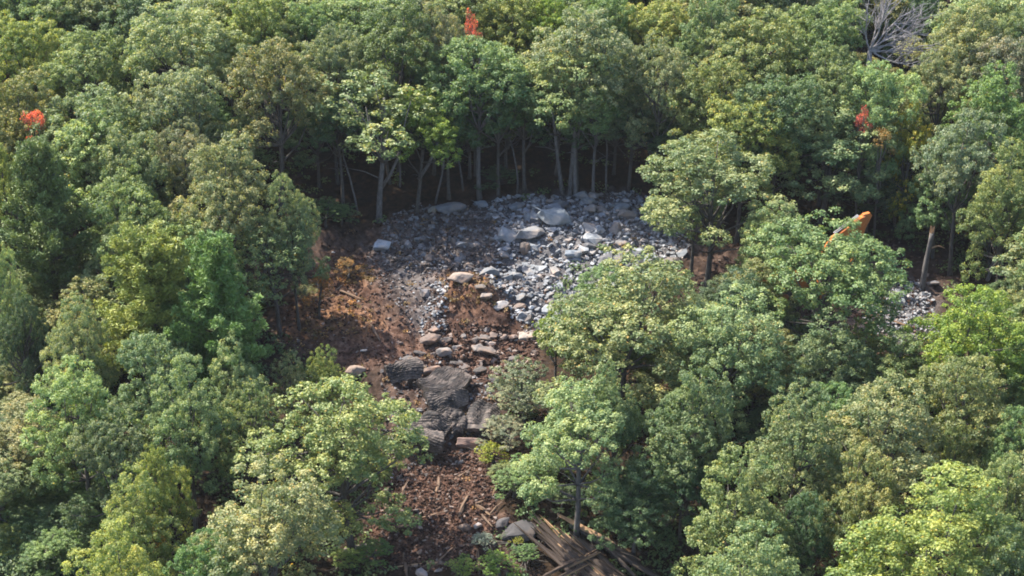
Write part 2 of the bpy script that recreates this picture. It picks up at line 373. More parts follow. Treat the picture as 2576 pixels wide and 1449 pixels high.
def put_tree(base, h, Rr, typ, col, label, group=None, name='broadleaf_tree', cat='tree', rot=None, bark=None, lean=(0, 0)):
    i = cnt.get(typ, 0); cnt[typ] = i+1
    cr, tr, h0, R0 = PRO[typ][i % len(PRO[typ])]
    e = bpy.data.objects.new(name, None); COL.objects.link(e); e.location = base; e.empty_display_size = .5
    e.rotation_euler = (lean[0], lean[1], rng.uniform(0, 6.28) if rot is None else rot)
    c = CO[col] if isinstance(col, str) else col
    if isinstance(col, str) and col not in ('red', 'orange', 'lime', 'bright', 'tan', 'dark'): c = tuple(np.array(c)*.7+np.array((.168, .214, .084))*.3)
    j = rng.uniform(.90, 1.1, 3)*rng.uniform(.9, 1.12)
    q = Rr/R0*1.06; qx, qy = q*rng.uniform(.9, 1.12), q*rng.uniform(.9, 1.12)
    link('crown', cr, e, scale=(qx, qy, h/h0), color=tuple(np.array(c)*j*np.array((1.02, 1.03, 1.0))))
    t = link('trunk', tr, e, scale=(max(q, .5), max(q, .5), h/h0))
    if bark:
        t.material_slots[0].link = 'OBJECT'; t.material_slots[0].material = bark
    tag(e, label, cat, group)
    bases.append((base[0], base[1], Rr))
    return e
bases = []
CROWN_HALF = dict(D=.31, L=.41, H=.23, G=.26, S=.38, R=.09, P=.36, T=.31)
def tree_top(px, ytop, w, h, typ, col, label, **k):
    half = h*CROWN_HALF[typ]; p = G(px, ytop+60, h-half)
    for _ in range(3):
        s = ppm(p); Rr = w/2/s
        sup = math.hypot(half*math.cos(PITCH), Rr*math.sin(PITCH))*.94
        p = G(px, ytop+sup*s, h-half)
    return put_tree((p[0], p[1], Hf(p[0], p[1])), h, Rr, typ, col, label, **k)
def tree_base(px, pyb, ytop, w, typ, col, label, **k):
    b = G(px, pyb); s = ppm(b); Rr = w/2/s; h = 8.0
    for _ in range(6):
        q = b+np.array([0, 0, h-h*CROWN_HALF[typ]]); s = ppm(q); d = q-CAM
        yy = PH/2-FPX*(d[1]*math.sin(PITCH)+d[2]*math.cos(PITCH))/(d[1]*math.cos(PITCH)-d[2]*math.sin(PITCH))
        top = yy-s*math.hypot(h*CROWN_HALF[typ]*math.cos(PITCH), Rr*math.sin(PITCH))*.94
        h += (top-ytop)/s/.92; h = max(1.0, min(16, h))
    return put_tree((b[0], b[1], b[2]), h, Rr, typ, col, label, **k)
#EOF_A
# ------------------------------------------------------------------ the trees one can tell apart: centre x, top y, width in the photo, height in metres, shape, colour
TREES = [
 (60, 28, 200, 11, 'D', 'yel', 'yellow green tree in the upper left corner of the wood'),
 (215, 68, 230, 10.5, 'D', 'mid', 'mid green round tree just right of the yellow green corner tree'),
 (330, -15, 170, 10, 'D', 'dark', 'dark tree on the upper edge between the corner tree and a broad pale crown'),
 (460, -5, 270, 12, 'D', 'pale', 'broad domed pale green tree at the top edge, upper left part of the wood'),
 (655, -20, 190, 11, 'D', 'yel', 'yellowish tree at the top edge right of the broad pale dome'),
 (690, 78, 260, 12, 'D', 'olive', 'dull olive yellow tree standing above the pale rounded tree of the left slope'),
 (790, -10, 170, 10, 'D', 'mid', 'small mid green tree at the top edge above the olive tree'),
 (835, 62, 170, 11, 'D', 'grey', 'grey green tree between the olive tree and the green tree with dark flank'),
 (990, 5, 230, 12, 'D', 'green', 'fresh green tree with dark flank below the middle of the top edge'),
 (1110, 12, 150, 11.5, 'D', 'grey', 'greyish pink tinged tree beside the small red maple at the top'),
 (1290, -25, 200, 10, 'D', 'yel', 'bright yellow green tree on the top edge above the clearing'),
 (1400, -20, 170, 10, 'D', 'bright', 'lime green tree on the top edge right of the yellow green one'),
 (1525, -30, 170, 10, 'D', 'mid', 'mid green tree on the top edge above the great domed oak'),
 (1655, -15, 170, 10, 'D', 'yel', 'yellow green tree on the top edge behind a small yellow sapling'),
 (1655, 50, 64, 8, 'S', 'lime', 'small bright yellow sapling among dark trees near the top'),
 (1455, 18, 270, 12.5, 'D', 'pale', 'great domed pale oak just behind the tallest tree at the rear of the clearing'),
 (1665, 90, 180, 11.5, 'D', 'grey', 'grey green tree to the right of the great domed oak'),
 (1785, -5, 170, 11, 'D', 'mid', 'mid green tree at the top edge right of the yellow sapling'),
 (1905, 5, 270, 12, 'D', 'olive', 'wide olive green tree at the top, upper right part of the wood'),
 (2075, -15, 200, 12, 'D', 'mid', 'mid green tree at the top, left of the fallen bare crown'),
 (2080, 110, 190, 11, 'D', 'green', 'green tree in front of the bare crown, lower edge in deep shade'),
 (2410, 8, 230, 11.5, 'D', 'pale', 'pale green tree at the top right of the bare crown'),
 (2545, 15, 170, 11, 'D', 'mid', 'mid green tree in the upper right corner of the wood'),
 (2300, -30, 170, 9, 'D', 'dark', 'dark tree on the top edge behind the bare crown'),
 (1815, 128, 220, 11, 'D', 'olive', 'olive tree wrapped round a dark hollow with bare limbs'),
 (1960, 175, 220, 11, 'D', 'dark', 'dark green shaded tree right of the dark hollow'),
 (2210, 150, 190, 11, 'D', 'pale', 'pale speckled tree just under the bare crown'),
 (2365, 122, 160, 10.5, 'D', 'pale', 'whitish green tree to the lower right of the bare crown'),
 (2510, 78, 210, 11, 'D', 'grey', 'grey green tree by the right edge, near the top'),
 (2500, 178, 230, 11, 'D', 'green', 'fresh green wide tree by the right edge, second row'),
 (2425, 265, 220, 11, 'D', 'grey', 'pale grey green round tree right of the thin yellow tree'),
 (2285, 250, 130, 9.5, 'S', 'lime', 'thin yellow tree behind the big pale oak with red tufts'),
 (1870, 232, 210, 10, 'D', 'yel', 'yellow green tree at the right shoulder of the dark wood gap'),
 (2085, 222, 340, 9.3, 'D', 'pale', 'big pale oak with red tufts of maple leaves at its right flank'),
 (1790, 340, 310, 10, 'D', 'pale', 'big sunlit tree at the right end of the grey rubble heap'),
 (2365, 350, 160, 8, 'L', 'mid', 'slim mid green tree above the broken snag'),
 (2540, 365, 200, 11, 'L', 'olive', 'olive tree at the right edge above the leaning snag'),
 (1945, 503, 170, 8, 'L', 'pale', 'pale rounded tree top to the left of the excavator arm'),
 (2088, 541, 370, 10, 'D', 'mid', 'wide green oak that hides most of the excavator'),
 (2450, 698, 290, 10, 'L', 'bright', 'bright yellow green tree at the right, beside the small rock patch'),
 (1565, 622, 390, 10.5, 'L', 'pale', 'wide pale tree at the right margin of the clearing, in front of the rubble'),
 (1830, 690, 270, 10, 'L', 'pale', 'pale tree with tan tinge right of the wide tree at the clearing margin'),
 (1400, 745, 120, 6.5, 'S', 'bright', 'narrow bright green young tree on the right margin of the clearing'),
 (1320, 885, 160, 4.5, 'S', 'grey', 'thin grey green young tree right of the tyre mats'),
 (1740, 888, 230, 9.5, 'L', 'mid', 'rounded green tree with pale top below the wide clearing margin tree'),
 (1545, 915, 150, 8.5, 'L', 'mid', 'green tree behind the slender oak with the visible grey trunk'),
 (2170, 795, 120, 5.5, 'S', 'yel', 'yellow tipped young tree beside the small rock patch'),
 (2000, 955, 220, 10, 'L', 'pale', 'pale feathery tree in the lower right part, left of its round neighbour'),
 (2225, 925, 280, 10, 'L', 'pale', 'round pale tree in the lower right part under the rock patch'),
 (2425, 845, 270, 9.5, 'L', 'olive', 'olive tinged tree below the bright yellow green tree'),
 (2150, 1100, 210, 9.5, 'L', 'olive', 'olive brown tree with rusty leaves above the big yellow green dome'),
 (1850, 1138, 260, 10, 'L', 'olive', 'smooth domed olive tree in the lower right quarter'),
 (2335, 1165, 400, 11, 'L', 'yel', 'biggest yellow green dome in the lower right corner'),
 (1890, 1312, 290, 9.5, 'L', 'pale', 'pale tree on the bottom edge right of the log pile'),
 (2160, 1340, 130, 6, 'S', 'lime', 'bright lime young tree on the bottom edge of the lower right quarter'),
 (2545, 1000, 170, 8.5, 'L', 'mid', 'mid green tree by the right edge beside pink brown dead brush'),
 (2400, 1035, 130, 7, 'L', 'olive', 'olive tree just left of the pink brown dead brush'),
 (2540, 1120, 160, 9, 'L', 'pale', 'whitish green tree at the right edge below the dead brush'),
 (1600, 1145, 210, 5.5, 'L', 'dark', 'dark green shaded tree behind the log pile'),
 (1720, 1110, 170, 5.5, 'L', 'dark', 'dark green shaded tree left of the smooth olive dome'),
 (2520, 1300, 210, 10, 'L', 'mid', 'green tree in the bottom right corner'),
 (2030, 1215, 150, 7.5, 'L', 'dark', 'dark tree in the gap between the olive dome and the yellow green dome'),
 (45, 190, 210, 11, 'D', 'olive', 'olive and tan tree at the left edge above the red maple branch'),
 (235, 198, 260, 11.5, 'D', 'mid', 'broad mid green tree of the upper left slope, second row'),
 (450, 150, 240, 11.5, 'D', 'grey', 'grey speckled tree below the broad pale dome'),
 (250, 268, 230, 11, 'D', 'pale', 'pale tree right of the red maple branch'),
 (330, 318, 220, 11, 'D', 'pale', 'pale rounded tree in the middle of the left slope, third row'),
 (475, 305, 150, 10.5, 'D', 'grey', 'small grey tree between two pale crowns of the left slope'),
 (560, 350, 240, 11.5, 'D', 'pale', 'bright pale rounded tree at the upper left of the clearing'),
 (738, 412, 140, 10.5, 'L', 'pale', 'pale tree touching the rear left end of the clearing'),
 (15, 345, 110, 10, 'D', 'yel', 'sunny yellow green tree at the left edge above the dark pine'),
 (115, 378, 240, 12, 'P', (.10, .14, .045), 'dark pine with bare lower trunk by the left edge'),
 (325, 428, 210, 10.5, 'D', 'green', 'green tree between the dark pine and the bright pale crown'),
 (455, 530, 150, 8, 'L', 'yel', 'yellowish tree top behind the twin pines'),
 (330, 555, 230, 8, 'L', 'pale', 'whitish tree behind the sunlit pine'),
 (520, 560, 180, 8, 'L', 'pale', 'pale tree behind the shaded pine'),
 (385, 590, 260, 11, 'P', (.175, .245, .05), 'sunlit yellow green pine on the left slope'),  # sunlight put into the needle colour, brighter than its shaded twin
 (548, 612, 250, 11, 'P', (.115, .185, .045), 'shaded green pine right of the sunlit pine'),  # shade put into the needle colour
 (200, 735, 170, 9.5, 'L', 'pale', 'pale sunlit tree left of the twin pines'),
 (195, 880, 250, 9.5, 'L', 'pale', 'tall pale tree with sunlit tufts on the lower left slope'),
 (395, 795, 210, 9, 'L', 'blue', 'blue green tree at the foot of the sunlit pine'),
 (290, 985, 230, 8.5, 'L', 'blue', 'blue green shaded tree under the tall pale tree'),
 (605, 855, 150, 8, 'L', 'pale', 'small pale tree at the foot of the shaded pine'),
 (640, 950, 150, 7.5, 'T', 'mid', 'thin green tree with a forked dark trunk left of the brightest tree'),
 (465, 905, 210, 9.5, 'L', 'pale', 'pale leaning tree in the middle of the lower left slope'),
 (730, 880, 110, 6, 'S', 'pale', 'small pale tree behind the brightest tree at the clearing margin'),
 (815, 868, 120, 6.5, 'L', 'yel', 'yellow green top just behind the brightest tree'),
 (870, 925, 390, 10, 'L', (.225, .285, .105), 'brightest wide tree at the left margin of the clearing beside the tyre mats'),
 (415, 1098, 150, 8.5, 'L', 'yel', 'yellow green tree above the big mottled tree at the lower left'),
 (650, 1135, 330, 10.5, 'L', 'pale', 'big mottled pale tree in the lower left quarter'),
 (330, 1175, 180, 8.5, 'L', 'yel', 'yellow green tree left of the big mottled tree'),
 (305, 1325, 270, 9.5, 'L', 'yel', 'yellow green tree on the bottom edge of the lower left quarter'),
 (520, 1330, 200, 7.5, 'L', 'green', 'green tree on the bottom edge below the big mottled tree'),
 (10, 590, 110, 10, 'L', 'pale', 'pale tree at the left edge below the dark pine'),
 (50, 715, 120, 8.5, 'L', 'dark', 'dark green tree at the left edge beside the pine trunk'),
]
for t in TREES:
    nm = 'pine_tree' if t[4] == 'P' else 'oak_tree' if 'oak' in t[6] else 'young_tree' if 'young' in t[6] or 'sapling' in t[6] else 'broadleaf_tree'
    tree_top(*t[:3], t[3], t[4], t[5], t[6], name=nm)
# trees whose foot shows: centre x, foot y, top y, width
FOOT = [
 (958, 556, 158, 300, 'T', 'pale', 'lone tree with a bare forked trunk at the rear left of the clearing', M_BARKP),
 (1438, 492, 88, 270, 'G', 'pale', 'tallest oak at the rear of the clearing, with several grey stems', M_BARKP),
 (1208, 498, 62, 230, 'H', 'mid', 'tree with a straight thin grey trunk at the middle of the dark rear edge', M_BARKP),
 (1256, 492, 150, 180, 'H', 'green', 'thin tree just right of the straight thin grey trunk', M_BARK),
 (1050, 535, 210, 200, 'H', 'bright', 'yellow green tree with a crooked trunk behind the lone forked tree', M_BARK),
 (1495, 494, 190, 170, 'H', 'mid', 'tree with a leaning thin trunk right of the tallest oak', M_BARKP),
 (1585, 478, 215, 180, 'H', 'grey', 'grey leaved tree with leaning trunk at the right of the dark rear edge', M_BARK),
 (1132, 500, 200, 170, 'H', 'dark', 'dark shaded tree with slanting trunk between the lone tree and the middle trunk', M_BARK),
 (860, 520, 200, 180, 'H', 'dark', 'dark shaded tree at the left end of the dark rear edge', M_BARK),
 (1320, 478, 150, 180, 'H', 'dark', 'dark shaded tree in the middle of the dark rear edge', M_BARK),
 (1680, 470, 260, 190, 'H', 'dark', 'dark shaded tree behind the big sunlit tree of the rubble end', M_BARK),
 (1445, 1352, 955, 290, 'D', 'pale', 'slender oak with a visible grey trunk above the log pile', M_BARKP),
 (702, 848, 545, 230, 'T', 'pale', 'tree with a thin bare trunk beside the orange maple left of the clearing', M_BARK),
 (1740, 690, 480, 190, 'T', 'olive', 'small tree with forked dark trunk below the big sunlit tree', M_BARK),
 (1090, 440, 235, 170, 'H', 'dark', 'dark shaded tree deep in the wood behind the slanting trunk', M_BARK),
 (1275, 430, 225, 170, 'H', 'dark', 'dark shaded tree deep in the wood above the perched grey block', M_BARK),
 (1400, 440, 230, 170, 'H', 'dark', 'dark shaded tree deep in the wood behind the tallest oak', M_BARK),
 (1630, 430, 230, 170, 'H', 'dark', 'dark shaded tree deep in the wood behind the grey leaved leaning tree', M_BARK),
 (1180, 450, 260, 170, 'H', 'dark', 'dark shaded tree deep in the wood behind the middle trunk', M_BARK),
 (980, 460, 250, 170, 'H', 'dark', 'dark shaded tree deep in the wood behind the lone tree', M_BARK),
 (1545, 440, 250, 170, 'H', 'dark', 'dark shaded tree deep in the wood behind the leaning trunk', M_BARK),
 (800, 470, 240, 180, 'D', 'dark', 'dark green shaded tree below the olive yellow tree', M_BARK),
 (2180, 590, 420, 180, 'H', 'dark', 'dark shaded tree behind the excavator arm', M_BARK),
 (2250, 570, 420, 140, 'H', 'dark', 'dark shaded tree behind the broken snag', M_BARK),
 (2485, 680, 480, 150, 'D', 'mid', 'mid green shaded tree beside the leaning snag', M_BARK),
]
for cx, fy, ty, w, typ, col, lab, bk in FOOT:
    e = tree_base(cx, fy, ty, w, typ, col, lab, name='oak_tree' if 'oak' in lab else 'broadleaf_tree', bark=bk)
    if 'lone' in lab and 'forked' in lab:
        e.rotation_euler = (0, .06, 0)
        b = MB(); b.tube([(0, 0, 2.3), (.55, -.1, 3.3), (1.05, -.15, 4.6), (1.35, -.1, 6.2)], [.13, .11, .085, .03], 7); b.tube([(1.0, -.15, 4.4), (1.6, -.2, 4.9), (2.0, -.2, 4.9)], [.06, .04, .015], 5)
        b.tube([(0.05, 0, 5.4), (.7, -.3, 6.0), (1.5, -.5, 6.1)], [.06, .045, .015], 5); b.tube([(0, 0, 5.2), (-.8, -.2, 6.0), (-1.3, -.3, 6.9)], [.06, .045, .015], 5)
        link('forked_limb', b.mesh('forked_limb', M_BARKP, True), e)
# thin poles in the dark rear edge
PROPOLE = []
for s in range(3):
    b = MB(); r = np.random.default_rng(300+s)
    b.tube([(r.normal()*.08*t*4+.05*t*t*s, r.normal()*.05*t*3, -.3+9.3*t) for t in np.linspace(0, 1, 8)], list(np.linspace(.075, .025, 8)), 6)
    for k in range(5):
        a = r.uniform(0, 6.28); z = r.uniform(3, 8); q = r.uniform(.5, 1.3); b.tube([(0, 0, z), (math.cos(a)*q, math.sin(a)*q, z+q*.6)], [.03, .01], 4)
    PROPOLE.append(b.mesh('thin_trunk', M_BARKP, True))
for i, (x, y) in enumerate([(1095, 512), (1165, 480), (1300, 484), (1525, 488), (900, 540), (1005, 470)]):
    p = G(x, y); o = link('bare_sapling', PROPOLE[i % 3], loc=p, rot=(rng.normal()*.08, rng.normal()*.12, rng.uniform(0, 6.28)), scale=(1, 1, rng.uniform(.75, 1.05)))
    tag(o, 'thin bare grey sapling trunk standing in the dark rear edge of the clearing', 'sapling', 'bare saplings along the dark rear edge')
# small coloured saplings and sprays of autumn leaves
def spray(px, py, w, h, col, label, name, typ='R'):
    tree_top(px, py, w, h, typ, col, label, name=name)
spray(1190, 38, 38, 11, 'red', 'small red maple top between the grey tree and the yellow green tree at the top', 'red_maple')
spray(82, 272, 52, 10.0, 'red', 'red maple top below the olive tree at the left edge', 'red_maple')
spray(2172, 276, 40, 8.8, 'red', 'small red maple tuft beside the big pale oak', 'red_maple')
spray(2222, 318, 50, 8.2, 'orange', 'orange brown maple tuft on the right flank of the big pale oak', 'orange_maple')
spray(800, 660, 62, 3.6, 'orange', 'orange leaved young maple at the left side of the clearing', 'orange_maple', 'S')
spray(395, 1325, 34, 5.5, (.45, .24, .03), 'orange leaved sapling at the bottom left between two yellow green trees', 'orange_maple')
spray(872, 645, 56, 1.5, (.24, .145, .05), 'low rusty bush on the sunlit soil at the left of the clearing', 'orange_bush', 'S')
# the wood that closes the gaps
def inside(P, x, y, m): return float(sdist(P, np.array([x]), np.array([y]))[0]) > -m
REAR = poly([(790, 560), (800, 400), (1660, 360), (1680, 500)])
ROCKGAP = poly([(2130, 660), (2430, 660), (2400, 960), (2150, 960)]); BEHIND = poly([(1380, 640), (1780, 620), (1780, 800), (1380, 800)]); LOGS = poly([(1300, 1290), (1480, 1310), (1680, 1449), (1300, 1449)])
fill = np.random.default_rng(5); B0 = np.array(bases); nfill = 0
VIEWBOT = flat(1288, 1449)[1]; FARY = flat(1288, 0)[1]
for gy in np.arange(-34, 44, 3.5):
    for gx in np.arange(-46, 46, 3.5):
        x = gx+fill.uniform(-1.3, 1.3); y = gy+fill.uniform(-1.3, 1.3)
        half = (y-CAM[1])*math.tan(HFOV/2)*1.08
        if inside(CLEAR, x, y, 2.7) or inside(PATH, x, y, 2.0) or inside(BEHIND, x, y, 1.0) or inside(LOGS, x, y, 1.5) or inside(ROCKGAP, x, y, 1.5) or inside(REAR, x, y, 0) and fill.random() < .4 or inside(RUB2, x, y, 1.2): continue
        out = abs(x) > half+2.5 or y > 17
        if (B0[np.hypot(B0[:, 0]-x, B0[:, 1]-y) < (2.4 if not out else 3.0)]).size: continue
        if out:
            if x < 0 and y < -4: continue
            if y < -26 or abs(x) > half+11 or y > 40 or x > half+5: continue
            if nfill % 2 == 0 or fill.random() < .6:
                put_tree((x, y, Hf(x, y)), fill.uniform(9.5, 11.5), fill.uniform(2.8, 3.6), 'D', ['pale', 'mid', 'grey', 'olive'][nfill % 4],
                         'full crowned green tree of the unbroken wood along the top and side edges', 'full crowned trees of the unbroken wood')
        else:
            if y < VIEWBOT+1.0 : continue
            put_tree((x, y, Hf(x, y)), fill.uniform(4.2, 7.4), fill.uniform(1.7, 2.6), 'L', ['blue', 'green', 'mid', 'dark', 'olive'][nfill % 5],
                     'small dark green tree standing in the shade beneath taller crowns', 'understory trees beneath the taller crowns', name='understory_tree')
        nfill += 1
print('fill trees', nfill, 'all', len(bases))
#EOF_B
# ------------------------------------------------------------------ rocks
def hull(seed, k=16, sc=(1, .8, .62), sub=False):
    r = np.random.default_rng(seed); bm = bmesh.new()
    P = unit(r.normal(size=(k, 3)))*r.uniform(.8, 1.05, (k, 1))*np.array(sc)
    P[:, 2] = np.maximum(P[:, 2], -.42); P[:, 0] = np.clip(P[:, 0], -.9, .9)
    for p in P: bm.verts.new(p)
    o = bmesh.ops.convex_hull(bm, input=bm.verts)
    bmesh.ops.delete(bm, geom=[v for v in bm.verts if not v.link_faces], context='VERTS')
    bmesh.ops.dissolve_limit(bm, angle_limit=R_(14), verts=bm.verts, edges=bm.edges)
    if sub:
        bmesh.ops.bevel(bm, geom=list(bm.edges), offset=.06, segments=1, affect='EDGES')
        bmesh.ops.triangulate(bm, faces=bm.faces)
        bmesh.ops.subdivide_edges(bm, edges=list(bm.edges), cuts=2, use_grid_fill=True)
        for v in bm.verts:
            n = v.co.normalized(); q = float(vnoise(v.co.x*3.1+seed, v.co.y*3.1+v.co.z*2.3, seed))*.05+float(vnoise(v.co.x*7+v.co.z*5, v.co.y*7, seed+1))*.02
            v.co += n*q
    bmesh.ops.triangulate(bm, faces=bm.faces)
    me = bpy.data.meshes.new('rock'); bm.to_mesh(me); bm.free(); return me
ROCKS = [hull(500+i, 13+i % 5, (1, .7+.03*(i % 6), .5+.05*(i % 5))) for i in range(16)]
BOULD = [hull(700+i, 15+i % 4, (1, .75+.04*(i % 4), .55+.07*(i % 4)), True) for i in range(8)]
for m in ROCKS+BOULD: m.materials.append(M_ROCK)
GREYS = [(.25, .265, .29), (.20, .21, .225), (.30, .31, .33), (.165, .165, .175), (.27, .25, .24), (.22, .19, .175), (.235, .25, .285)]
BROWNS = [(.24, .18, .155), (.19, .145, .125), (.28, .225, .20), (.15, .125, .115), (.22, .195, .185)]
rk = np.random.default_rng(77)
def rock(name, p, size, cols, label, cat, group=None, big=False, sc=None, rot=None, sink=.12):
    me = (BOULD if big else ROCKS)[int(rk.integers(0, 8 if big else 16))]
    s = size/2*np.array(sc if sc is not None else rk.uniform(.8, 1.2, 3)); c = cols if isinstance(cols, tuple) else cols[int(rk.integers(0, len(cols)))]
    o = link(name, me, loc=(p[0], p[1], p[2]+.42*s[2]-sink*s[2]), rot=rot if rot is not None else (rk.normal()*.35, rk.normal()*.35, rk.uniform(0, 6.28)), scale=s, color=tuple(np.array(c)*rk.uniform(.85, 1.15)))
    return tag(o, label, cat, group)
# boulders one can point to: px, py of the middle, width in the photo, colour, label, proportions
BL = [
 (960, 620, 62, (.46, .50, .56), 'chalky white blue boulder at the rear left of the clearing', (1, 1, .8)),
 (1210, 514, 44, (.27, .30, .34), 'blue grey block perched on the rear edge of the rubble', (1, .8, .75)),
 (1132, 522, 88, (.25, .255, .27), 'long grey boulder on the rear edge of the rubble, left of the perched block', (1, .7, .6)),
 (1092, 528, 36, (.36, .34, .29), 'small cream boulder on the rear edge of the rubble', (1, .8, .9)),
 (1395, 545, 96, (.34, .37, .40), 'biggest pale boulder in the middle of the grey rubble', (1, .9, .75)),
 (1335, 585, 84, (.33, .33, .34), 'boulder with a tan patch just below the biggest pale boulder', (1, .8, .65)),
 (1322, 632, 42, (.27, .225, .20), 'upright brown boulder standing at the lower rim of the rubble', (.85, .8, 1.7)),
 (1335, 668, 36, (.38, .36, .34), 'flat pale slab lying at the foot of the upright brown boulder', (1, .7, .4)),
 (1442, 640, 58, (.36, .40, .45), 'smooth pale blue block half hidden by the clearing margin tree', (1, .8, .8)),
 (1262, 598, 52, (.30, .325, .345), 'pale blue angular rock to the left of the tan patched boulder', (1, .7, .6)),
 (1192, 614, 40, (.27, .245, .235), 'brownish rock at the dark hollow in the rubble', (1, .7, .6)),
 (1160, 697, 92, (.36, .285, .235), 'cream topped ledge boulder crowning the red soil knoll', (1, .75, .62)),
 (1208, 722, 36, (.25, .215, .19), 'dark tan boulder at the right end of the knoll ledge', (1, .8, .9)),
 (1222, 745, 44, (.34, .285, .25), 'pale pink boulder below the knoll ledge', (1, .8, .7)),
 (1258, 765, 52, (.42, .385, .37), 'whitish streaked boulder on the right flank of the knoll', (1, .8, .5)),
 (1308, 772, 40, (.30, .235, .20), 'rounded tan boulder at the lower right of the knoll', (1, .8, .8)),
 (1298, 520, 48, (.27, .285, .31), 'grey block on the rubble crest in front of the dark trunks', (1, .8, .7)),
 (1565, 520, 62, (.24, .26, .285), 'large blue grey boulder at the right rear of the rubble', (1, .8, .6)),
 (1480, 505, 44, (.25, .265, .28), 'square grey block under the leaning thin trunk', (1, .8, .7)),
 (1240, 690, 40, (.20, .185, .18), 'dark boulder in the hollow behind the knoll', (1, .8, .7)),
 (1068, 740, 34, (.27, .25, .25), 'pointed grey stone standing on the dusty ground left of the knoll', (.9, .8, 1.2)),
 (1082, 852, 60, (.25, .19, .165), 'big brown boulder with a pale top left in the boulder row', (1, .8, .7)),
 (1122, 858, 40, (.21, .18, .17), 'dark brown boulder beside the big brown one in the boulder row', (1, .7, .9)),
 (1115, 885, 52, (.36, .32, .30), 'pale angular boulder in front of the boulder row', (1, .7, .75)),
 (1148, 876, 40, (.24, .22, .215), 'grey wedge boulder to the right of the pale angular boulder', (1, .6, .7)),
 (1222, 880, 66, (.26, .215, .195), 'big square brown boulder at the right end of the boulder row', (1, .9, .7)),
 (1215, 848, 44, (.24, .205, .19), 'brown boulder just behind the big square one', (1, .8, .7)),
 (1322, 842, 60, (.38, .325, .28), 'pale flat boulder under the bright green young tree', (1, .7, .4)),
 (1085, 930, 68, (.36, .265, .22), 'pink wedge boulder leaning between the dark slab and the tyre mats', (1, .5, .6)),
 (1022, 900, 40, (.21, .19, .185), 'grey boulder at the rim of the hollow above the dark slab', (1, .8, .6)),
 (895, 934, 74, (.42, .31, .245), 'smooth pinkish boulder behind the brightest tree', (1, .8, .8)),
 (1182, 1112, 88, (.30, .205, .175), 'rounded red brown boulder below the tyre mats', (1, .8, .85)),
 (1200, 1325, 30, (.42, .36, .34), 'upright pale block at the edge of the red debris pile', (.9, .7, 1.3)),
 (1243, 1402, 32, (.34, .28, .235), 'squared tan block under the pale leaved shrubs at the bottom', (1, .9, 1)),
 (1310, 1332, 112, (.085, .08, .083), 'large dark grey ledge at the head of the log pile', (1, 1.0, .5)),
 (1265, 1315, 62, (.12, .11, .115), 'dark block to the left of the large grey ledge', (1, .8, .7)),
 (1385, 1362, 50, (.09, .088, .095), 'bluish rock wedged between the grey ledge and the logs', (1, .8, .6)),
 (905, 1378, 100, (.44, .36, .31), 'long pale stone among green bushes at the lower left of the debris', (1, .4, .5)),
 (1452, 1320, 44, (.17, .19, .18), 'greenish boulder behind the slender oak trunk', (1, .8, .9)),
 (1060, 1440, 42, (.40, .33, .31), 'pale topped rock on the bottom edge in the debris pile', (1, .8, .7)),
 (1170, 1330, 40, (.22, .16, .13), 'brown upright rock in the middle right of the debris pile', (.9, .6, 1.1)),
 (915, 880, 24, (.42, .40, .40), 'small whitish rock alone on the red soil', (1, .7, .5)),
 (898, 758, 24, (.80, .76, .70), 'bright white stone lying on the dark soil', (1, .5, .4)),
 (838, 634, 12, (.75, .75, .75), 'tiny white stone near the orange bush', (1, .6, .4)),
 (2270, 735, 60, (.22, .23, .245), 'long grey slab at the head of the small rock patch', (.5, 1.4, .4)),
 (2268, 763, 34, (.30, .33, .34), 'pale pointed rock in the small rock patch', (.8, .8, 1.1)),
 (2345, 712, 40, (.15, .15, .165), 'dark boulder at the foot of the broken snag', (1, .8, .7)),
 (1058, 886, 46, (.11, .10, .10), 'near black slab at the upper left end of the boulder row', (1, .6, .5)),
 (1150, 912, 50, (.12, .105, .10), 'dark angular slab between the boulder row and the upper tyre mat', (1, .7, .5)),
 (1205, 930, 46, (.13, .115, .105), 'dark broken block above the folded edge of the upper tyre mat', (1, .8, .7)),
 (1245, 958, 44, (.10, .092, .09), 'near black block at the right of the upper tyre mat', (1, .7, .8)),
 (1228, 1003, 34, (.30, .19, .11), 'small orange brown rock in the dark gap right of the upper tyre mat', (1, .6, .6)),
 (1010, 1125, 50, (.085, .08, .08), 'near black rock at the left end of the rolled mat', (1, .7, .6)),
 (1285, 905, 40, (.16, .14, .13), 'dark brown block between the square boulder and the grey bush', (1, .8, .7)),
 (1330, 812, 26, (.22, .22, .24), 'grey stone in the dark recess below the knoll', (1, .8, .8)),
]
for px, py, w, c, lab, sc in BL:
    p = G(px, py+w*.12); rock('boulder', p, w*1.08/ppm(p), tuple(.78*v for v in c), lab, 'boulder', None, True, sc, rot=(rk.normal()*.15, rk.normal()*.15, rk.uniform(-.5, .5)))
def scatter(P, n, zlo, rr):
    lo, hi = P.min(0), P.max(0); out = []
    while len(out) < n:
        x, y = rr.uniform(lo[0], hi[0]), rr.uniform(lo[1], hi[1])
        if inside(P, x, y, zlo): out.append((x, y))
    return out
BOULP = poly([(1060, 850), (1130, 830), (1350, 840), (1340, 930), (1250, 960), (1180, 930), (1100, 900)])
def rocks_in(P, n, smin, smax, cols, name, label, cat, group, pw=2.2, m=0.0):
    for x, y in scatter(P, n, m, rk):
        s = smin+(smax-smin)*rk.random()**pw
        rock(name, (x, y, Hf(x, y)), s, cols, label, cat, group, sink=.25)
RUBL = poly([(960, 600), (1060, 530), (1240, 505), (1250, 560), (1270, 640), (1240, 690), (1120, 660), (990, 650)])
RUBR = poly([(1240, 505), (1400, 488), (1600, 492), (1740, 590), (1700, 660), (1560, 710), (1430, 780), (1350, 840), (1270, 780), (1200, 700), (1270, 640)])
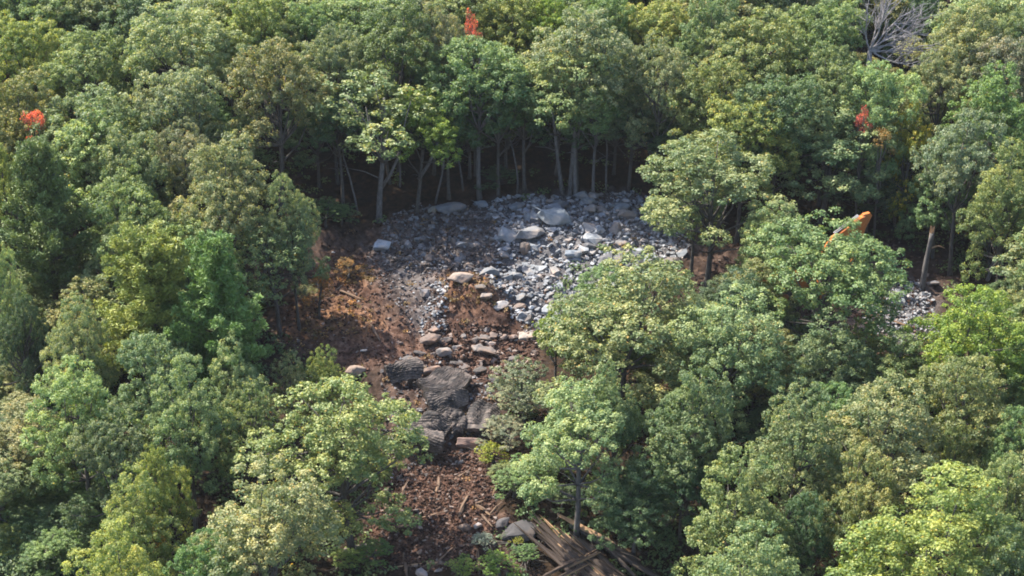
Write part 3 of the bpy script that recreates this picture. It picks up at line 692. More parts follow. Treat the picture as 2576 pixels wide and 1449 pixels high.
DARKG = [(.15, .14, .14), (.19, .185, .19), (.12, .105, .10), (.21, .205, .215), (.16, .13, .115), (.24, .245, .26)]
rocks_in(RUBR, 135, .5, 1.7, GREYS, 'rubble_rock', 'pale grey angular rock lying in the bright part of the rubble heap', 'rock', 'pale rocks of the rubble heap', pw=1.7, m=.3)
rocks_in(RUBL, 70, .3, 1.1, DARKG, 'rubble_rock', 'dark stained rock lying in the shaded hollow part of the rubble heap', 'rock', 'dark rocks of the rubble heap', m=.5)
rocks_in(RUB2, 26, .35, .8, GREYS[:5], 'rubble_rock', 'grey rock in the small shaded rock patch right of the excavator', 'rock', 'rocks of the small shaded patch')
rocks_in(BOULP, 44, .35, .9, BROWNS, 'broken_rock', 'brown broken rock in the boulder row between the knoll and the mats', 'rock', 'brown rocks of the boulder row')
rocks_in(SOIL2, 40, .22, .55, BROWNS, 'debris_stone', 'brown stone lying in the red debris pile at the bottom of the clearing', 'stone', 'stones of the red debris pile')
rocks_in(SOIL1, 14, .25, .5, BROWNS, 'soil_stone', 'brown stone lying on the red soil slope beside the knoll', 'stone', 'stones on the red soil slope')
SCREE = poly([(60, 1130), (140, 1100), (180, 1130), (180, 1180), (120, 1190)])
rocks_in(SCREE, 16, .3, .6, BROWNS[:3], 'scree_rock', 'weathered brown rock among the undergrowth at the left of the lower slope', 'rock', 'weathered rocks in the undergrowth')
# small fragments, too many to count
def fragments(name, label, areas, cols_i, mat, color, seed, lumps=None):
    r = np.random.default_rng(seed); base = []
    for m in ROCKS[:8]:
        v = np.empty(len(m.vertices)*3, np.float32); m.vertices.foreach_get('co', v); f = np.empty(len(m.polygons)*3, np.int32); m.polygons.foreach_get('vertices', f)
        base.append((v.reshape(-1, 3), f.reshape(-1, 3)))
    V = []; F = []; T = []; o = 0
    for P, n, a, b, *mg in areas:
        for x, y in scatter(P, n, -mg[0] if mg else .3, r):
            v, f = base[int(r.integers(0, 8))]; s = a+(b-a)*r.random()**2
            A = Matrix.Rotation(r.uniform(0, 6.28), 3, 'Z') @ Matrix.Rotation(r.normal()*.5, 3, 'X')
            w = (v*r.uniform(.7, 1.2, 3)*s/2) @ np.array(A).T + np.array([x, y, Hf(x, y)+.12*s+r.uniform(0, .06)])
            V.append(w); F.append(f+o); o += len(v); T.append(np.full(len(f), r.random()))
    me = mesh_np(name, np.concatenate(V), np.concatenate(F), mat, np.concatenate(T))
    tag(link(name, me, color=color), label, None, None, 'stuff')
def fragmat(name, stops):
    m, n, l, b = newmat(name); at = n.new('ShaderNodeAttribute'); at.attribute_name = 'tint'
    r = ramp(n, stops); l.new(at.outputs['Fac'], r.inputs[0])
    tc = n.new('ShaderNodeTexCoord'); t = n.new('ShaderNodeTexNoise'); t.inputs['Scale'].default_value = 3; t.inputs['Detail'].default_value = 7; l.new(tc.outputs['Object'], t.inputs[0])
    r2 = ramp(n, [(.3, (.6, .6, .6)), (.7, (1.3, 1.3, 1.3))]); l.new(t.outputs[0], r2.inputs[0])
    l.new(mixc(n, l, 'MULTIPLY', r.outputs[0], r2.outputs[0]), b.inputs['Base Color']); b.inputs['Roughness'].default_value = .95; b.inputs['Specular IOR Level'].default_value = .2
    return m
M_FG = fragmat('grey_fragments', [(0, (.11, .11, .115)), (.4, (.20, .205, .22)), (.75, (.28, .29, .31)), (1, (.24, .20, .18))])
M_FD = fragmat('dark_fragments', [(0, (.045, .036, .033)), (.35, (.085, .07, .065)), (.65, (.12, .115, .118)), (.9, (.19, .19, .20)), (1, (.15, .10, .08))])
DARKB = [(.075, .068, .066), (.11, .10, .098), (.145, .12, .105), (.095, .08, .075)]
MATS = poly([(960, 960), (1060, 900), (1260, 960), (1270, 1090), (1150, 1150), (1010, 1200), (960, 1150)])
M_FB = fragmat('brown_fragments', [(0, (.018, .011, .009)), (.35, (.050, .026, .018)), (.7, (.085, .044, .030)), (.9, (.12, .08, .064)), (1, (.21, .17, .15))])
STREAK = poly([(1060, 790), (1110, 740), (1130, 800), (1110, 850), (1070, 840)])
fragments('rubble', 'small grey rock fragments of the blasted rubble', [(RUBR, 3600, .08, .55, -.4), (RUB2, 1200, .1, .4), (STREAK, 240, .1, .4), (DUST, 60, .06, .3)], 0, M_FG, (1, 1, 1), 31)
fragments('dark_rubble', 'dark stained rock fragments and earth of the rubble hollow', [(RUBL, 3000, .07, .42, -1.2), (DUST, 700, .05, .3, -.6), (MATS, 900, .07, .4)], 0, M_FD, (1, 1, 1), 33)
fragments('soil_debris', 'clods and small stones of the dug red soil', [(SOIL2, 8500, .03, .30), (SOIL1, 2600, .04, .30), (BOULP, 1500, .08, .45), (CLEAR, 3600, .04, .30), (PATH, 700, .08, .4), (RUB2, 500, .08, .4)], 0, M_FB, (1, 1, 1), 32)

rocks_in(MATS, 24, .4, 1.05, DARKB, 'broken_rock', 'blackish broken rock tumbled among the tyre mats', 'rock', 'blackish rocks among the tyre mats')
# ------------------------------------------------------------------ blasting mats of woven tyre strips
def mattmat():
    m, n, l, b = newmat('tyre_rubber'); tc = n.new('ShaderNodeTexCoord')
    t = n.new('ShaderNodeTexNoise'); t.inputs['Scale'].default_value = 1.3; t.inputs['Detail'].default_value = 8; t.inputs['Roughness'].default_value = .7; l.new(tc.outputs['Object'], t.inputs[0])
    at = n.new('ShaderNodeAttribute'); at.attribute_name = 'ridge'
    ad = n.new('ShaderNodeMath'); ad.operation = 'MULTIPLY_ADD'; ad.inputs[1].default_value = .22; l.new(at.outputs['Fac'], ad.inputs[0]); l.new(t.outputs[0], ad.inputs[2])
    r = ramp(n, [(.38, (.014, .014, .015)), (.56, (.042, .036, .034)), (.74, (.125, .10, .088)), (.9, (.22, .175, .15))]); l.new(ad.outputs[0], r.inputs[0])
    l.new(r.outputs[0], b.inputs['Base Color']); b.inputs['Roughness'].default_value = .8; b.inputs['Specular IOR Level'].default_value = .3
    return m
M_MAT = mattmat()
def spl(P, n):
    P = np.array(P, float); t = np.linspace(0, len(P)-1, n); i = np.minimum(t.astype(int), len(P)-2); f = (t-i)[:, None]
    p0 = P[np.maximum(i-1, 0)]; p1 = P[i]; p2 = P[i+1]; p3 = P[np.minimum(i+2, len(P)-1)]
    return .5*((2*p1)+(-p0+p2)*f+(2*p0-5*p1+4*p2-p3)*f**2+(-p0+3*p1-3*p2+p3)*f**3)
def mat_sheet(label, A, B, rows, cols, th=.22, seed=0, along=True, bulge=.15):
    nu, nv = 120, 90
    a = spl([G(x, y, z) for x, y, z in A], nv); b_ = spl([G(x, y, z) for x, y, z in B], nv)
    u = np.linspace(0, 1, nu)[:, None, None]; P = a[None]*(1-u)+b_[None]*u
    uu, vv = np.meshgrid(np.linspace(0, 1, nu), np.linspace(0, 1, nv), indexing='ij')
    P[..., 2] += bulge*np.sin(uu*math.pi)*(.6+.8*vnoise(uu*2.2+seed, vv*2.2, seed+3))+.13*(1-2*np.abs(vnoise(uu*2.2+seed, vv*2.2, seed)))+.06*vnoise(uu*6+seed, vv*6, seed)
    cen = P.mean((0, 1)); P = cen+(P-cen)*.90
    du = np.gradient(P, axis=0); dv = np.gradient(P, axis=1); N = unit(np.cross(du, dv)); N *= np.sign(N[:, nv//4:nv//2, 2].mean())
    p, q = (uu, vv) if along else (vv, uu)
    rows = rows*1.9; cols = cols*1.2
    row = p*rows+.16*vnoise(q*7, p*rows*.45, seed+5); off = np.where(np.floor(row) % 2 == 0, .5, 0)
    rd = np.abs(np.sin(row*math.pi))**.6*(.55+.45*np.abs(np.sin((q*cols+off)*math.pi))**.5)
    rd *= np.clip(.7+.55*vnoise(q*cols, np.floor(row)*1.7, seed+6), .1, 1.4)
    edge = .05*vnoise(q*cols*1.2, q*3, seed+8)
    top = P+N*(th/2+.055*rd[..., None]); bot = P-N*th/2
    V = np.concatenate([top.reshape(-1, 3), bot.reshape(-1, 3)]); F = []
    i, j = np.meshgrid(np.arange(nu-1), np.arange(nv-1), indexing='ij'); c = (i*nv+j).ravel(); o = nu*nv
    F = [np.stack([c, c+nv, c+nv+1, c+1], 1), np.stack([c+o, c+1+o, c+nv+1+o, c+nv+o], 1)]
    for idx in (np.arange(nv), (nu-1)*nv+np.arange(nv), np.arange(nu)*nv, np.arange(nu)*nv+nv-1):
        k, k1 = idx[:-1], idx[1:]; F.append(np.stack([k, k1, k1+o, k+o], 1))
    me = mesh_np('blasting_mat', V, np.concatenate(F), M_MAT)
    at = me.attributes.new('ridge', 'FLOAT', 'POINT'); at.data.foreach_set('value', np.concatenate([rd.ravel(), np.zeros(nu*nv)]).astype(np.float32))
    bm = bmesh.new(); bm.from_mesh(me); bmesh.ops.recalc_face_normals(bm, faces=bm.faces); bm.to_mesh(me); bm.free()
    tag(link('blasting_mat', me), label, 'blasting mat')
mat_sheet('dark slab like tyre mat propped beside the pink wedge boulder', [(962, 925, .9), (968, 945, .55), (985, 968, .1)], [(1050, 902, 1.1), (1070, 925, .8), (1060, 962, .2)], 8, 12, .4, 1, False)
mat_sheet('upper tyre mat with a dark trough and a pale folded edge', [(1035, 968, .5), (1060, 958, .8), (1090, 940, .5), (1120, 925, .3)], [(1090, 1000, .9), (1135, 1000, .7), (1170, 985, .5), (1195, 950, .35)], 16, 9, .3, 2, True, .05)
mat_sheet('largest woven tyre mat draped in the middle of the pile', [(1058, 985, 1.2), (1072, 1020, .95), (1085, 1055, .6), (1092, 1080, .25)], [(1180, 985, 1.0), (1182, 1010, .9), (1160, 1030, .8), (1130, 1070, .35)], 9, 20, .3, 3, False, .3)
mat_sheet('tyre mat with a curled up lower edge at the right of the pile', [(1200, 1000, 1.0), (1180, 1030, .9), (1168, 1062, .6), (1165, 1086, .5), (1166, 1080, .85)], [(1262, 1030, .7), (1258, 1055, .6), (1250, 1080, .55), (1246, 1092, .5), (1243, 1078, .95)], 9, 16, .25, 4, False, .2)
mat_sheet('blackish tyre mat hanging in folds behind the rolled mat', [(1040, 1050, .9), (1030, 1075, .9), (1020, 1100, .7)], [(1150, 1050, .9), (1135, 1085, .6), (1118, 1115, .35)], 7, 14, .25, 5, False, .3)
mat_sheet('lowest tyre mat rolled into a thick bolster above the dark hollow', [(1010, 1068, 1.0), (998, 1080, 1.25), (994, 1093, 1.15), (996, 1106, .75), (1004, 1112, .25), (1015, 1100, .2)], [(1122, 1096, 1.1), (1124, 1108, 1.3), (1122, 1121, 1.1), (1118, 1134, .7), (1110, 1140, .2), (1100, 1120, .2)], 9, 13, .3, 6, False, .15)
mat_sheet('small crumpled tyre mat standing between two bigger mats', [(1130, 1045, .8), (1135, 1070, .8), (1140, 1090, .5)], [(1172, 1040, .9), (1170, 1070, .8), (1165, 1095, .4)], 6, 8, .25, 7, False, .3)

# ------------------------------------------------------------------ logs, sticks, dead crowns, snags
LOGM = []
for s in range(6):
    b = MB(); r = np.random.default_rng(900+s); n = 9
    pts = [(t, (1.0*math.sin(t*3.5+s)+.35*math.sin(t*9+s)), .4*math.cos(t*5+s)) for t in np.linspace(0, 1, n)]
    b.tube(pts, [.5*(1-.45*t) for t in np.linspace(0, 1, n)], 9, wob=.07)
    me = b.mesh('log', M_LOG); me.materials.append(M_CUT)
    for p in me.polygons:
        if len(p.vertices) > 4: p.material_index = 1
        else: p.use_smooth = True
    LOGM.append(me)
def log(name, p, q, dia, label, cat, group, col=(1, 1, 1), mat=None):
    p = Vector(p); q = Vector(q); d = q-p; L = d.length
    o = link(name, LOGM[int(rk.integers(0, 6))], loc=p, color=col)
    me = o.data; X = d.normalized(); Z = Vector((0, 0, 1)); Y = Z.cross(X).normalized(); Z = X.cross(Y)
    o.rotation_euler = Matrix((X, Y, Z)).transposed().to_euler(); o.scale = (L, dia, dia)
    if mat: o.material_slots[0].link = 'OBJECT'; o.material_slots[0].material = mat
    return tag(o, label, cat, group)
lg = np.random.default_rng(12)
for i in range(52):                       # fan of logs from the ledge down to the bottom edge
    f = lg.random(); layer = i % 4
    a = (1378+f*140+lg.uniform(-14, 14), 1356+f*58+lg.uniform(-16, 34))
    L = lg.uniform(130, 260); ang = R_(44+lg.normal()*6-6*f)
    e = (a[0]+L*math.cos(ang), a[1]+L*math.sin(ang))
    z = .10+layer*.12
    p, q = G(*a, z+.15), G(*e, z); dia = lg.uniform(.06, .17)
    g = lg.uniform(.22, .44)
    log('log', p, q, dia, 'bark covered log lying in the fan shaped log pile at the bottom', 'log', 'logs of the fan shaped pile', (g, g*.93, g*.90))
for i in range(3):
    a = (1368+lg.uniform(0, 60), 1420+lg.uniform(0, 60)); e = (a[0]+lg.uniform(60, 110), a[1]-lg.uniform(20, 50))
    log('log', G(*e, .8), G(*a, .55), lg.uniform(.10, .15), 'short log lying crosswise at the lower left of the log pile', 'log', 'crosswise logs of the pile', (.42, .38, .35))
for i, (a, e, d) in enumerate([((1468, 1344), (1645, 1440), .30), ((1478, 1372), (1560, 1448), .20), ((1490, 1352), (1590, 1395), .24), ((1520, 1368), (1690, 1470), .26), ((1462, 1374), (1500, 1372), .16), ((1540, 1380), (1620, 1470), .18), ((1500, 1395), (1540, 1460), .12)]):
    log('log', G(*a, .5), G(*e, .3), d, 'long dark log right of the slender oak trunk', 'log', 'dark logs right of the slender oak', (.45, .45, .45))
STK = [((1085, 1425), (1135, 1382)), ((1040, 1425), (1160, 1412)), ((1205, 1278), (1228, 1292)), ((1238, 1290), (1262, 1262)), ((1028, 1215), (1010, 1243)), ((1000, 1325), (1040, 1321)), ((1145, 1205), (1180, 1180)), ((1180, 1250), (1155, 1290)),
       ((1100, 1210), (1098, 1232)), ((1200, 1265), (1222, 1258)), ((1220, 1300), (1238, 1322)), ((960, 1240), (985, 1225)), ((1020, 1440), (1018, 1395)), ((1200, 1440), (1204, 1390)), ((975, 1290), (972, 1262)), ((1065, 1300), (1110, 1290)), ((1250, 1230), (1262, 1190)), ((860, 730), (905, 750)), ((985, 560), (1010, 592)), ((940, 820), (950, 850))]
for i, (a, e) in enumerate(STK):
    log('stick', G(*a, .10), G(*e, .22), .07+.03*(i % 3), 'broken pale brown stick lying on the dug soil of the clearing', 'stick', 'sticks strewn on the dug soil', (1.0, .85, .7))
log('post', G(1240, 1124, -.1), G(1239, 1080, 1.1), .11, 'pale bare stick standing upright beside the curled tyre mat', 'stick', None, (1, 1, 1), M_CUT)
log('fallen_trunk', G(2170, 780, .4), G(2262, 812, .3), .18, 'grey fallen trunk lying across the small rock patch', 'fallen trunk', None, (1.5, 1.5, 1.5), M_DEAD)
def snag(px, pyb, pyt, dx, dia, label):
    b = G(px, pyb); h = 1.0
    s = ppm(b); h = (pyb-pyt)/s/.9; l = dx/s
    r = np.random.default_rng(int(px)); m = MB()
    pts = [(l*t, .1*math.sin(t*4)*t, -.3+(h+.3)*t) for t in np.linspace(0, 1, 8)]
    m.tube(pts, [dia*(1-.25*t)*.5 for t in np.linspace(0, 1, 8)], 9, wob=.08)
    e = bpy.data.objects.new('broken_snag', None); COL.objects.link(e); e.location = b; tag(e, label, 'dead tree')
    link('trunk', m.mesh('trunk', M_BARKP, True), e)
    m2 = MB()
    for k in range(6):
        a = k*1.05; q = dia*.3; m2.tube([(l+math.cos(a)*q, math.sin(a)*q, h-.25), (l+math.cos(a)*q*1.05, math.sin(a)*q*1.05, h+r.uniform(.12, .55))], [dia*.16, .01], 5)
    link('splintered_top', m2.mesh('splintered_top', M_CUT), e)
    if dia > .3:
        m3 = MB(); m3.tube([(l*.8, 0, h*.72), (l*.8+.5, -.1, h*.78), (l*.8+.9, -.1, h*.74)], [.07, .05, .02], 6); link('branch_stub', m3.mesh('branch_stub', M_CUT, True), e)
snag(2318, 725, 590, 10, .36, 'broken grey snag with a pale splintered top at the right edge of the rock patch')
snag(2482, 705, 640, 16, .26, 'short leaning snag behind the bright yellow green tree')
def dead_crown(name, root, dirs, label, seed, L0, mat=M_DEAD, lead=None, rad=.13):
    r = np.random.default_rng(seed)
    e = bpy.data.objects.new(name, None); COL.objects.link(e); e.location = root; tag(e, label, 'dead tree')
    mt = MB(); mt.tube(lead if lead else [(0, 0, -.5), (.05, 0, .3), (.1, .05, 1.0)], [rad*1.7, rad*1.5, rad*1.2], 9, wob=.1)
    link('trunk', mt.mesh('trunk', mat, True), e)
    st0 = np.array(lead[-1] if lead else (.1, .05, 1.0))
    def grow(m, p, d, L, rr, depth):
        pts = [p]; rad_ = [rr]; dd = d.copy()
        for k in range(5):
            dd = unit(dd+r.normal(size=3)*.13+np.array([0, 0, .05])); p = p+dd*L/5; pts.append(p); rad_.append(rr*(1-.16*(k+1)))
            if depth and k >= 1:
                for _ in range(2 if depth > 1 else 1):
                    grow(m, p, unit(dd+r.normal(size=3)*.48), L*r.uniform(.38, .62), rr*.5, depth-1)
        m.tube(pts, rad_, 5 if depth else 4, cap=False)
    for i, d in enumerate(dirs):
        m = MB(); grow(m, st0+r.normal(size=3)*.08, unit(np.array(d, float)), L0*r.uniform(.8, 1.15), rad*.62, 2)
        link('bare_branch', m.mesh('bare_branch', mat, True), e)
p = G(2190, 112, 9.0)
dead_crown('bare_crown_tree', (p[0], p[1], Hf(p[0], p[1])), [(1, .1, .25), (1, -.3, .1), (.8, .3, .8), (.35, .1, 1), (-.05, .2, 1), (.9, 0, -.05), (.8, -.4, .5), (1, .2, -.2), (-.35, 0, .9), (.6, -.5, -.25), (.55, 0, .85), (.2, -.3, .9)],
           'leafless grey broken crown standing among green trees in the upper right', 5, 3.1, lead=[(.1, 0, -.4), (.02, 0, 4), (0, 0, 8.6)])
p = G(1765, 255, 5.2)
dead_crown('bare_limbed_tree', (p[0], p[1], Hf(p[0], p[1])), [(.3, 0, 1), (.7, -.1, .8), (-.2, .1, 1), (.9, 0, .5), (.5, .2, 1)], 'thin bare limbs showing in the dark hollow of the olive tree', 8, 3.0, M_BARKP, lead=[(0, 0, -.4), (0, 0, 3), (.1, 0, 4.6)], rad=.09)
p = G(2465, 1065, .3)
for k, (x, y) in enumerate([(2450, 1062), (2545, 992)]):
    p = G(x, y, .5); 
    dead_crown('brush_heap', (p[0], p[1], Hf(p[0], p[1])+.3), [(1, .1, .3), (-1, 0, .3), (.6, -.6, .4), (-.6, -.6, .3), (.2, .5, .6), (.8, .5, .2), (-.7, .4, .3), (0, -1, .4)], ['pink brown heap of dead brush between trees by the right edge', 'smaller heap of pink brown dead brush at the right edge'][k], 15+k, 1.7,
               noisemat('dry_brush', (.20, .12, .09), (.38, .25, .20), 5), lead=[(0, 0, -.3), (0, 0, .2), (0, 0, .4)], rad=.09)

# ------------------------------------------------------------------ the orange excavator behind the wide oak
def paint(name, c, rough=.45, dirt=.5):
    m, n, l, b = newmat(name); tc = n.new('ShaderNodeTexCoord'); t = n.new('ShaderNodeTexNoise'); t.inputs['Scale'].default_value = 2.5; t.inputs['Detail'].default_value = 8; l.new(tc.outputs['Object'], t.inputs[0])
    r = ramp(n, [(.42, c), (.75, tuple(.5*v+.5*d for v, d in zip(c, (.16, .10, .07))))]); l.new(t.outputs[0], r.inputs[0]); l.new(r.outputs[0], b.inputs['Base Color']); b.inputs['Roughness'].default_value = rough
    return m
M_OR = paint('orange_paint', (.46, .135, .025)); M_BLK = paint('black_rubber', (.02, .02, .022), .6); M_STEEL = paint('bright_steel', (.26, .27, .29), .45); M_GL = paint('dark_glass', (.02, .025, .03), .08)
EXB = G(2000, 742)
ex = bpy.data.objects.new('excavator', None); COL.objects.link(ex); ex.location = (EXB[0], EXB[1], EXB[2]+.02); ex.rotation_euler = (0, 0, R_(10)); ex.scale = (.86, .86, .86)
tag(ex, 'orange tracked excavator with its arm raised behind the wide green oak', 'excavator')
for sy in (-1, 1):
    b = MB(); y0 = sy*1.05; o = [(-1.75, .42), (-1.6, .12), (-1.25, 0), (1.25, 0), (1.6, .12), (1.75, .42), (1.6, .72), (1.25, .84), (-1.25, .84), (-1.6, .72)]
    b.prism(o, y0-.28, y0+.28)
    for k in range(22): b.box((-1.35+k*.128, y0, -.0 if k % 2 else .84), (.05, .6, .05))
    tr = link('track', b.mesh('track', M_BLK, bevel=.03), ex)
    for x in (-1.25, 1.25):
        w = MB(); w.tube([(x, y0-.31, .42), (x, y0+.31, .42)], [.32, .32], 16); link('wheel', w.mesh('wheel', M_OR, bevel=.03), tr)
b = MB(); b.box((0, 0, .72), (2.0, 1.6, .35)); b.tube([(0, 0, .85), (0, 0, 1.05)], [.65, .65], 18); link('undercarriage', b.mesh('undercarriage', M_BLK, bevel=.03), ex)
b = MB(); b.prism([(-2.2, 1.05), (1.2, 1.05), (1.2, 1.45), (.2, 1.55), (.2, 2.05), (-1.6, 2.15), (-2.2, 1.95)], -1.25, 1.25); link('engine_house', b.mesh('engine_house', M_OR, bevel=.05), ex)
b = MB(); b.prism([(-2.55, 1.15), (-2.2, 1.05), (-2.2, 1.98), (-2.5, 1.8)], -1.2, 1.2); link('counterweight', b.mesh('counterweight', M_OR, bevel=.05), ex)
b = MB(); b.prism([(.25, 1.46), (1.45, 1.46), (1.5, 1.9), (1.2, 2.85), (.25, 2.9)], .25, 1.22); cabo = link('cab', b.mesh('cab', M_OR, bevel=.05), ex)
b = MB(); b.prism([(.4, 1.95), (1.38, 1.95), (1.13, 2.72), (.4, 2.75)], 1.225, 1.235); b.prism([(.4, 1.95), (1.38, 1.95), (1.13, 2.72), (.4, 2.75)], .235, .245); link('window', b.mesh('window', M_GL), cabo)
b = MB(); b.prism([(1.52, 1.93), (1.535, 1.93), (1.245, 2.80), (1.23, 2.80)], .35, 1.12); link('windscreen', b.mesh('windscreen', M_GL), cabo)
b = MB(); b.tube([(-1.4, -.7, 2.1), (-1.4, -.7, 2.5)], [.07, .07], 8); link('exhaust_pipe', b.mesh('exhaust_pipe', M_BLK), ex)
boomp = [(.75, 1.25), (1.15, 1.2), (2.55, 3.55), (4.35, 5.15), (4.62, 5.62), (4.42, 5.86), (4.05, 5.72), (2.2, 4.35), (1.9, 3.9)]
b = MB(); b.prism(boomp, -.62, -.14); bo = link('boom', b.mesh('boom', M_OR, bevel=.04), ex)
b = MB(); b.tube([(2.35, -.25, 4.62), (4.0, -.25, 5.84)], [.055, .055], 8); b.tube([(2.35, -.45, 4.62), (4.0, -.45, 5.84)], [.055, .055], 8); link('hydraulic_hose', b.mesh('hydraulic_hose', M_STEEL), bo)
b = MB(); b.tube([(2.5, -.38, 4.72), (3.6, -.38, 5.56)], [.11, .11], 10); link('arm_cylinder', b.mesh('arm_cylinder', M_BLK), bo)
for sy in (-.72, -.04):
    b = MB(); b.tube([(1.3, sy, 1.5), (2.0, sy, 2.5)], [.09, .09], 10); link('boom_cylinder', b.mesh('boom_cylinder', M_BLK), bo)
    b = MB(); b.tube([(2.0, sy, 2.5), (2.75, sy, 3.95)], [.05, .05], 10); link('cylinder_rod', b.mesh('cylinder_rod', M_STEEL), bo)
b = MB(); b.prism([(4.75, 6.05), (4.95, 5.85), (4.55, 4.9), (3.95, 2.2), (3.75, 2.2), (3.95, 4.2), (4.2, 5.5), (4.3, 5.95)], -.55, -.21); arm = link('arm', b.mesh('arm', M_OR, bevel=.03), ex)
b = MB(); b.tube([(4.36, -.38, 5.2), (3.98, -.38, 3.2)], [.07, .07], 10); link('bucket_cylinder', b.mesh('bucket_cylinder', M_BLK), arm)
b = MB(); b.prism([(3.7, 2.3), (4.05, 2.3), (4.1, 1.9), (3.8, 1.35), (3.2, 1.15), (2.75, 1.45), (2.72, 1.62), (3.2, 1.42), (3.6, 1.7)], -.85, .1)
for k in range(5): b.box((2.68, -.8+k*.21, 1.55), (.22, .09, .07), Matrix.Rotation(.5, 3, 'Y'))
link('bucket', b.mesh('bucket', M_BLK, bevel=.02), ex)

# ------------------------------------------------------------------ undergrowth, bushes, dry grass
def leafmass(name, label, spots, leaf, mat, color, seed, per=70, flatten=.6):
    r = np.random.default_rng(seed); C = []; N = []; T = []; SZ = []
    for x, y, s in spots:
        k = int(per*s*s)+12; u = unit(r.normal(size=(k, 3))+np.array([0, 0, .6])); base = np.array([x, y, Hf(x, y)+.18*s])
        C.append(base+u*np.array([1, 1, flatten])*s*np.sqrt(r.random((k, 1)))); N.append(unit(u*.5+np.array([0, 0, .7])+r.normal(size=(k, 3))*.5)); SZ.append(r.uniform(.6, 1.3, k)*leaf)
        T.append(np.clip(.45+r.normal()*.15+r.normal(size=k)*.14, 0, .93))
    V, F = cards(np.concatenate(C), np.concatenate(N), np.concatenate(SZ), .66, .2, r)
    tag(link(name, mesh_np(name, V, F, mat, np.concatenate(T)), color=color), label, None, None, 'stuff')
ug = np.random.default_rng(44)
LOWL = poly([(0, 860), (90, 830), (120, 1000), (250, 1130), (330, 1180), (260, 1320), (200, 1449), (0, 1449)])
sp = []
for _ in range(2600):
    x, y = ug.uniform(-34, 34), ug.uniform(-27, 18)
    if abs(x) > (y-CAM[1])*.36: continue
    if inside(CLEAR, x, y, -.4) or inside(PATH, x, y, -.3) or inside(REAR, x, y, 0) and ug.random() < .8: continue
    sp.append((x, y, ug.uniform(.35, .9)))
for x, y in scatter(LOWL, 700, 0, ug):
    if not inside(SCREE, x, y, .3): sp.append((x, y, ug.uniform(.5, 1.5)))
leafmass('undergrowth', 'low green undergrowth covering the floor of the wood', sp, .20, M_LEAF, (.115, .165, .062), 45)
CL = [(x, y, ug.uniform(.15, .4)) for x, y in scatter(CLEAR, 90, -.4, ug)]+[(x, y, ug.uniform(.12, .3)) for P in DRY for x, y in scatter(P, 60, .3, ug)]
leafmass('dry_weeds', 'dry orange weeds and scraps on the soil of the clearing', CL, .13, M_LEAF, (.26, .15, .055), 46, 140, .5)
def bush(px, py, w, col, label, h=None):
    p = G(px, py); R1 = w/2/ppm(p); put_tree((p[0], p[1], p[2]-.05), h or R1*1.5, R1, 'L' if px < 240 else 'S', col, label, name='bush', cat='bush')
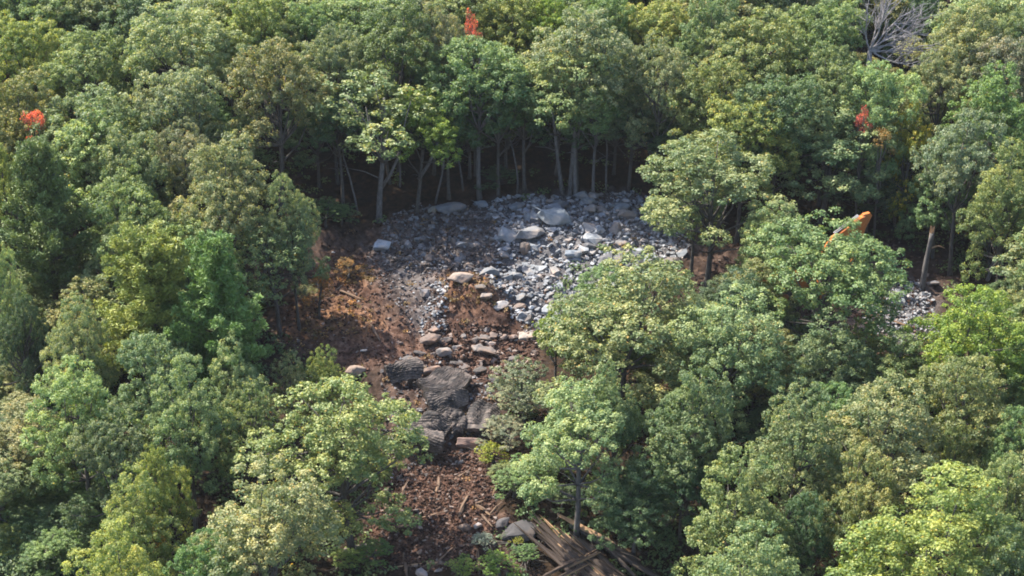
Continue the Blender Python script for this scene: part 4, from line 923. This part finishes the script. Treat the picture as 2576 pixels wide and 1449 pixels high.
BUSH = [(1335, 1225, 130, 'mid', 'green bush in the shade of the slender oak, beside the red debris'), (1410, 1285, 110, 'dark', 'dark bush at the foot of the slender oak trunk'), (1500, 1290, 120, 'dark', 'dark bush behind the upper ends of the long dark logs'), (1270, 1215, 80, 'olive', 'olive bush between the red debris and the slender oak'), (1390, 1200, 110, 'green', 'green bush half hidden under the slender oak crown'), (1570, 1330, 110, 'dark', 'dark bush above the long dark logs'),
 (30, 1290, 170, 'mid', 'tall green bush at the left edge of the lower slope'), (120, 1180, 150, 'mid', 'green bush below the weathered rocks'), (70, 1330, 150, 'green', 'fresh green bush between two bushes at the lower left edge'), (210, 1330, 130, 'mid', 'mid green bush left of the yellow green bottom tree'), (130, 1430, 150, 'green', 'fresh green bush on the bottom edge near the corner'), (30, 1030, 150, 'olive', 'olive bush by the left edge above the weathered rocks'), (90, 890, 150, 'mid', 'green bush left of the tall pale tree'),
 (850, 1330, 75, 'yel', 'yellowish bush at the left edge of the red debris pile'), (945, 1420, 90, 'green', 'soft green bush beside the long pale stone'), (870, 1425, 80, 'yel', 'yellow green bush left of the long pale stone'), (1165, 1452, 80, 'bright', 'green bush on the bottom edge of the debris pile'),
 (1255, 1448, 90, 'bright', 'leafy green bush below the squared tan block'), (1215, 1378, 60, (.20, .26, .22), 'blue grey leaved shrub behind the squared tan block'), (1320, 1410, 70, 'green', 'green bush between the squared block and the logs'), (1300, 1372, 40, 'lime', 'bright green shoots in front of the grey ledge'),
 (1238, 1165, 80, 'lime', 'yellow green seedling at the right edge of the debris pile'), (1275, 1130, 120, 'grey', 'grey green bush right of the curled tyre mat'), (1300, 1040, 120, 'grey', 'thin grey green bush behind the curled tyre mat'), (1290, 1250, 110, 'mid', 'dark green bush below the slender oak'),
 (60, 960, 140, 'dark', 'dark bush at the left edge below the dark green tree'), (130, 1050, 120, 'olive', 'olive bush above the weathered rocks'), (50, 1110, 130, 'dark', 'dark bush at the left edge by the weathered rocks'), (40, 1230, 150, 'blue', 'blue green bush at the left edge of the lower slope'), (160, 1260, 150, 'green', 'green bush in the lower left undergrowth'), (110, 1360, 130, 'blue', 'dark blue green bush near the bottom left corner'), (20, 1390, 110, 'yel', 'yellowish bush in the bottom left corner'), (200, 1400, 110, 'blue', 'blue green bush on the bottom edge at the left'),
 (820, 570, 110, 'dark', 'dark bush at the rear left end of the clearing'), (770, 760, 70, 'olive', 'olive bush on the left rim of the clearing'), (1250, 478, 90, 'dark', 'dark green bush in the shade behind the rubble crest'), (860, 565, 80, 'dark', 'low dark bush beside the rear left end of the rubble'), (660, 1040, 60, 'orange', 'orange tinged bush at the foot of the forked trunk')]
for a in BUSH: bush(*a[:5])
#EOF_C


# ------------------------------------------------------------------ thin haze over the whole hillside
hb = MB(); hb.box((0, 5, 4), (330, 300, 84))
mh = bpy.data.materials.new('haze'); mh.use_nodes = True; n = mh.node_tree.nodes; n.remove(n['Principled BSDF'])
pv = n.new('ShaderNodeVolumePrincipled'); pv.inputs['Color'].default_value = (.9, .93, 1, 1); pv.inputs['Density'].default_value = 0.00009
mh.node_tree.links.new(pv.outputs[0], n['Material Output'].inputs['Volume'])
tag(link('haze', hb.mesh('haze', mh)), kind='stuff')
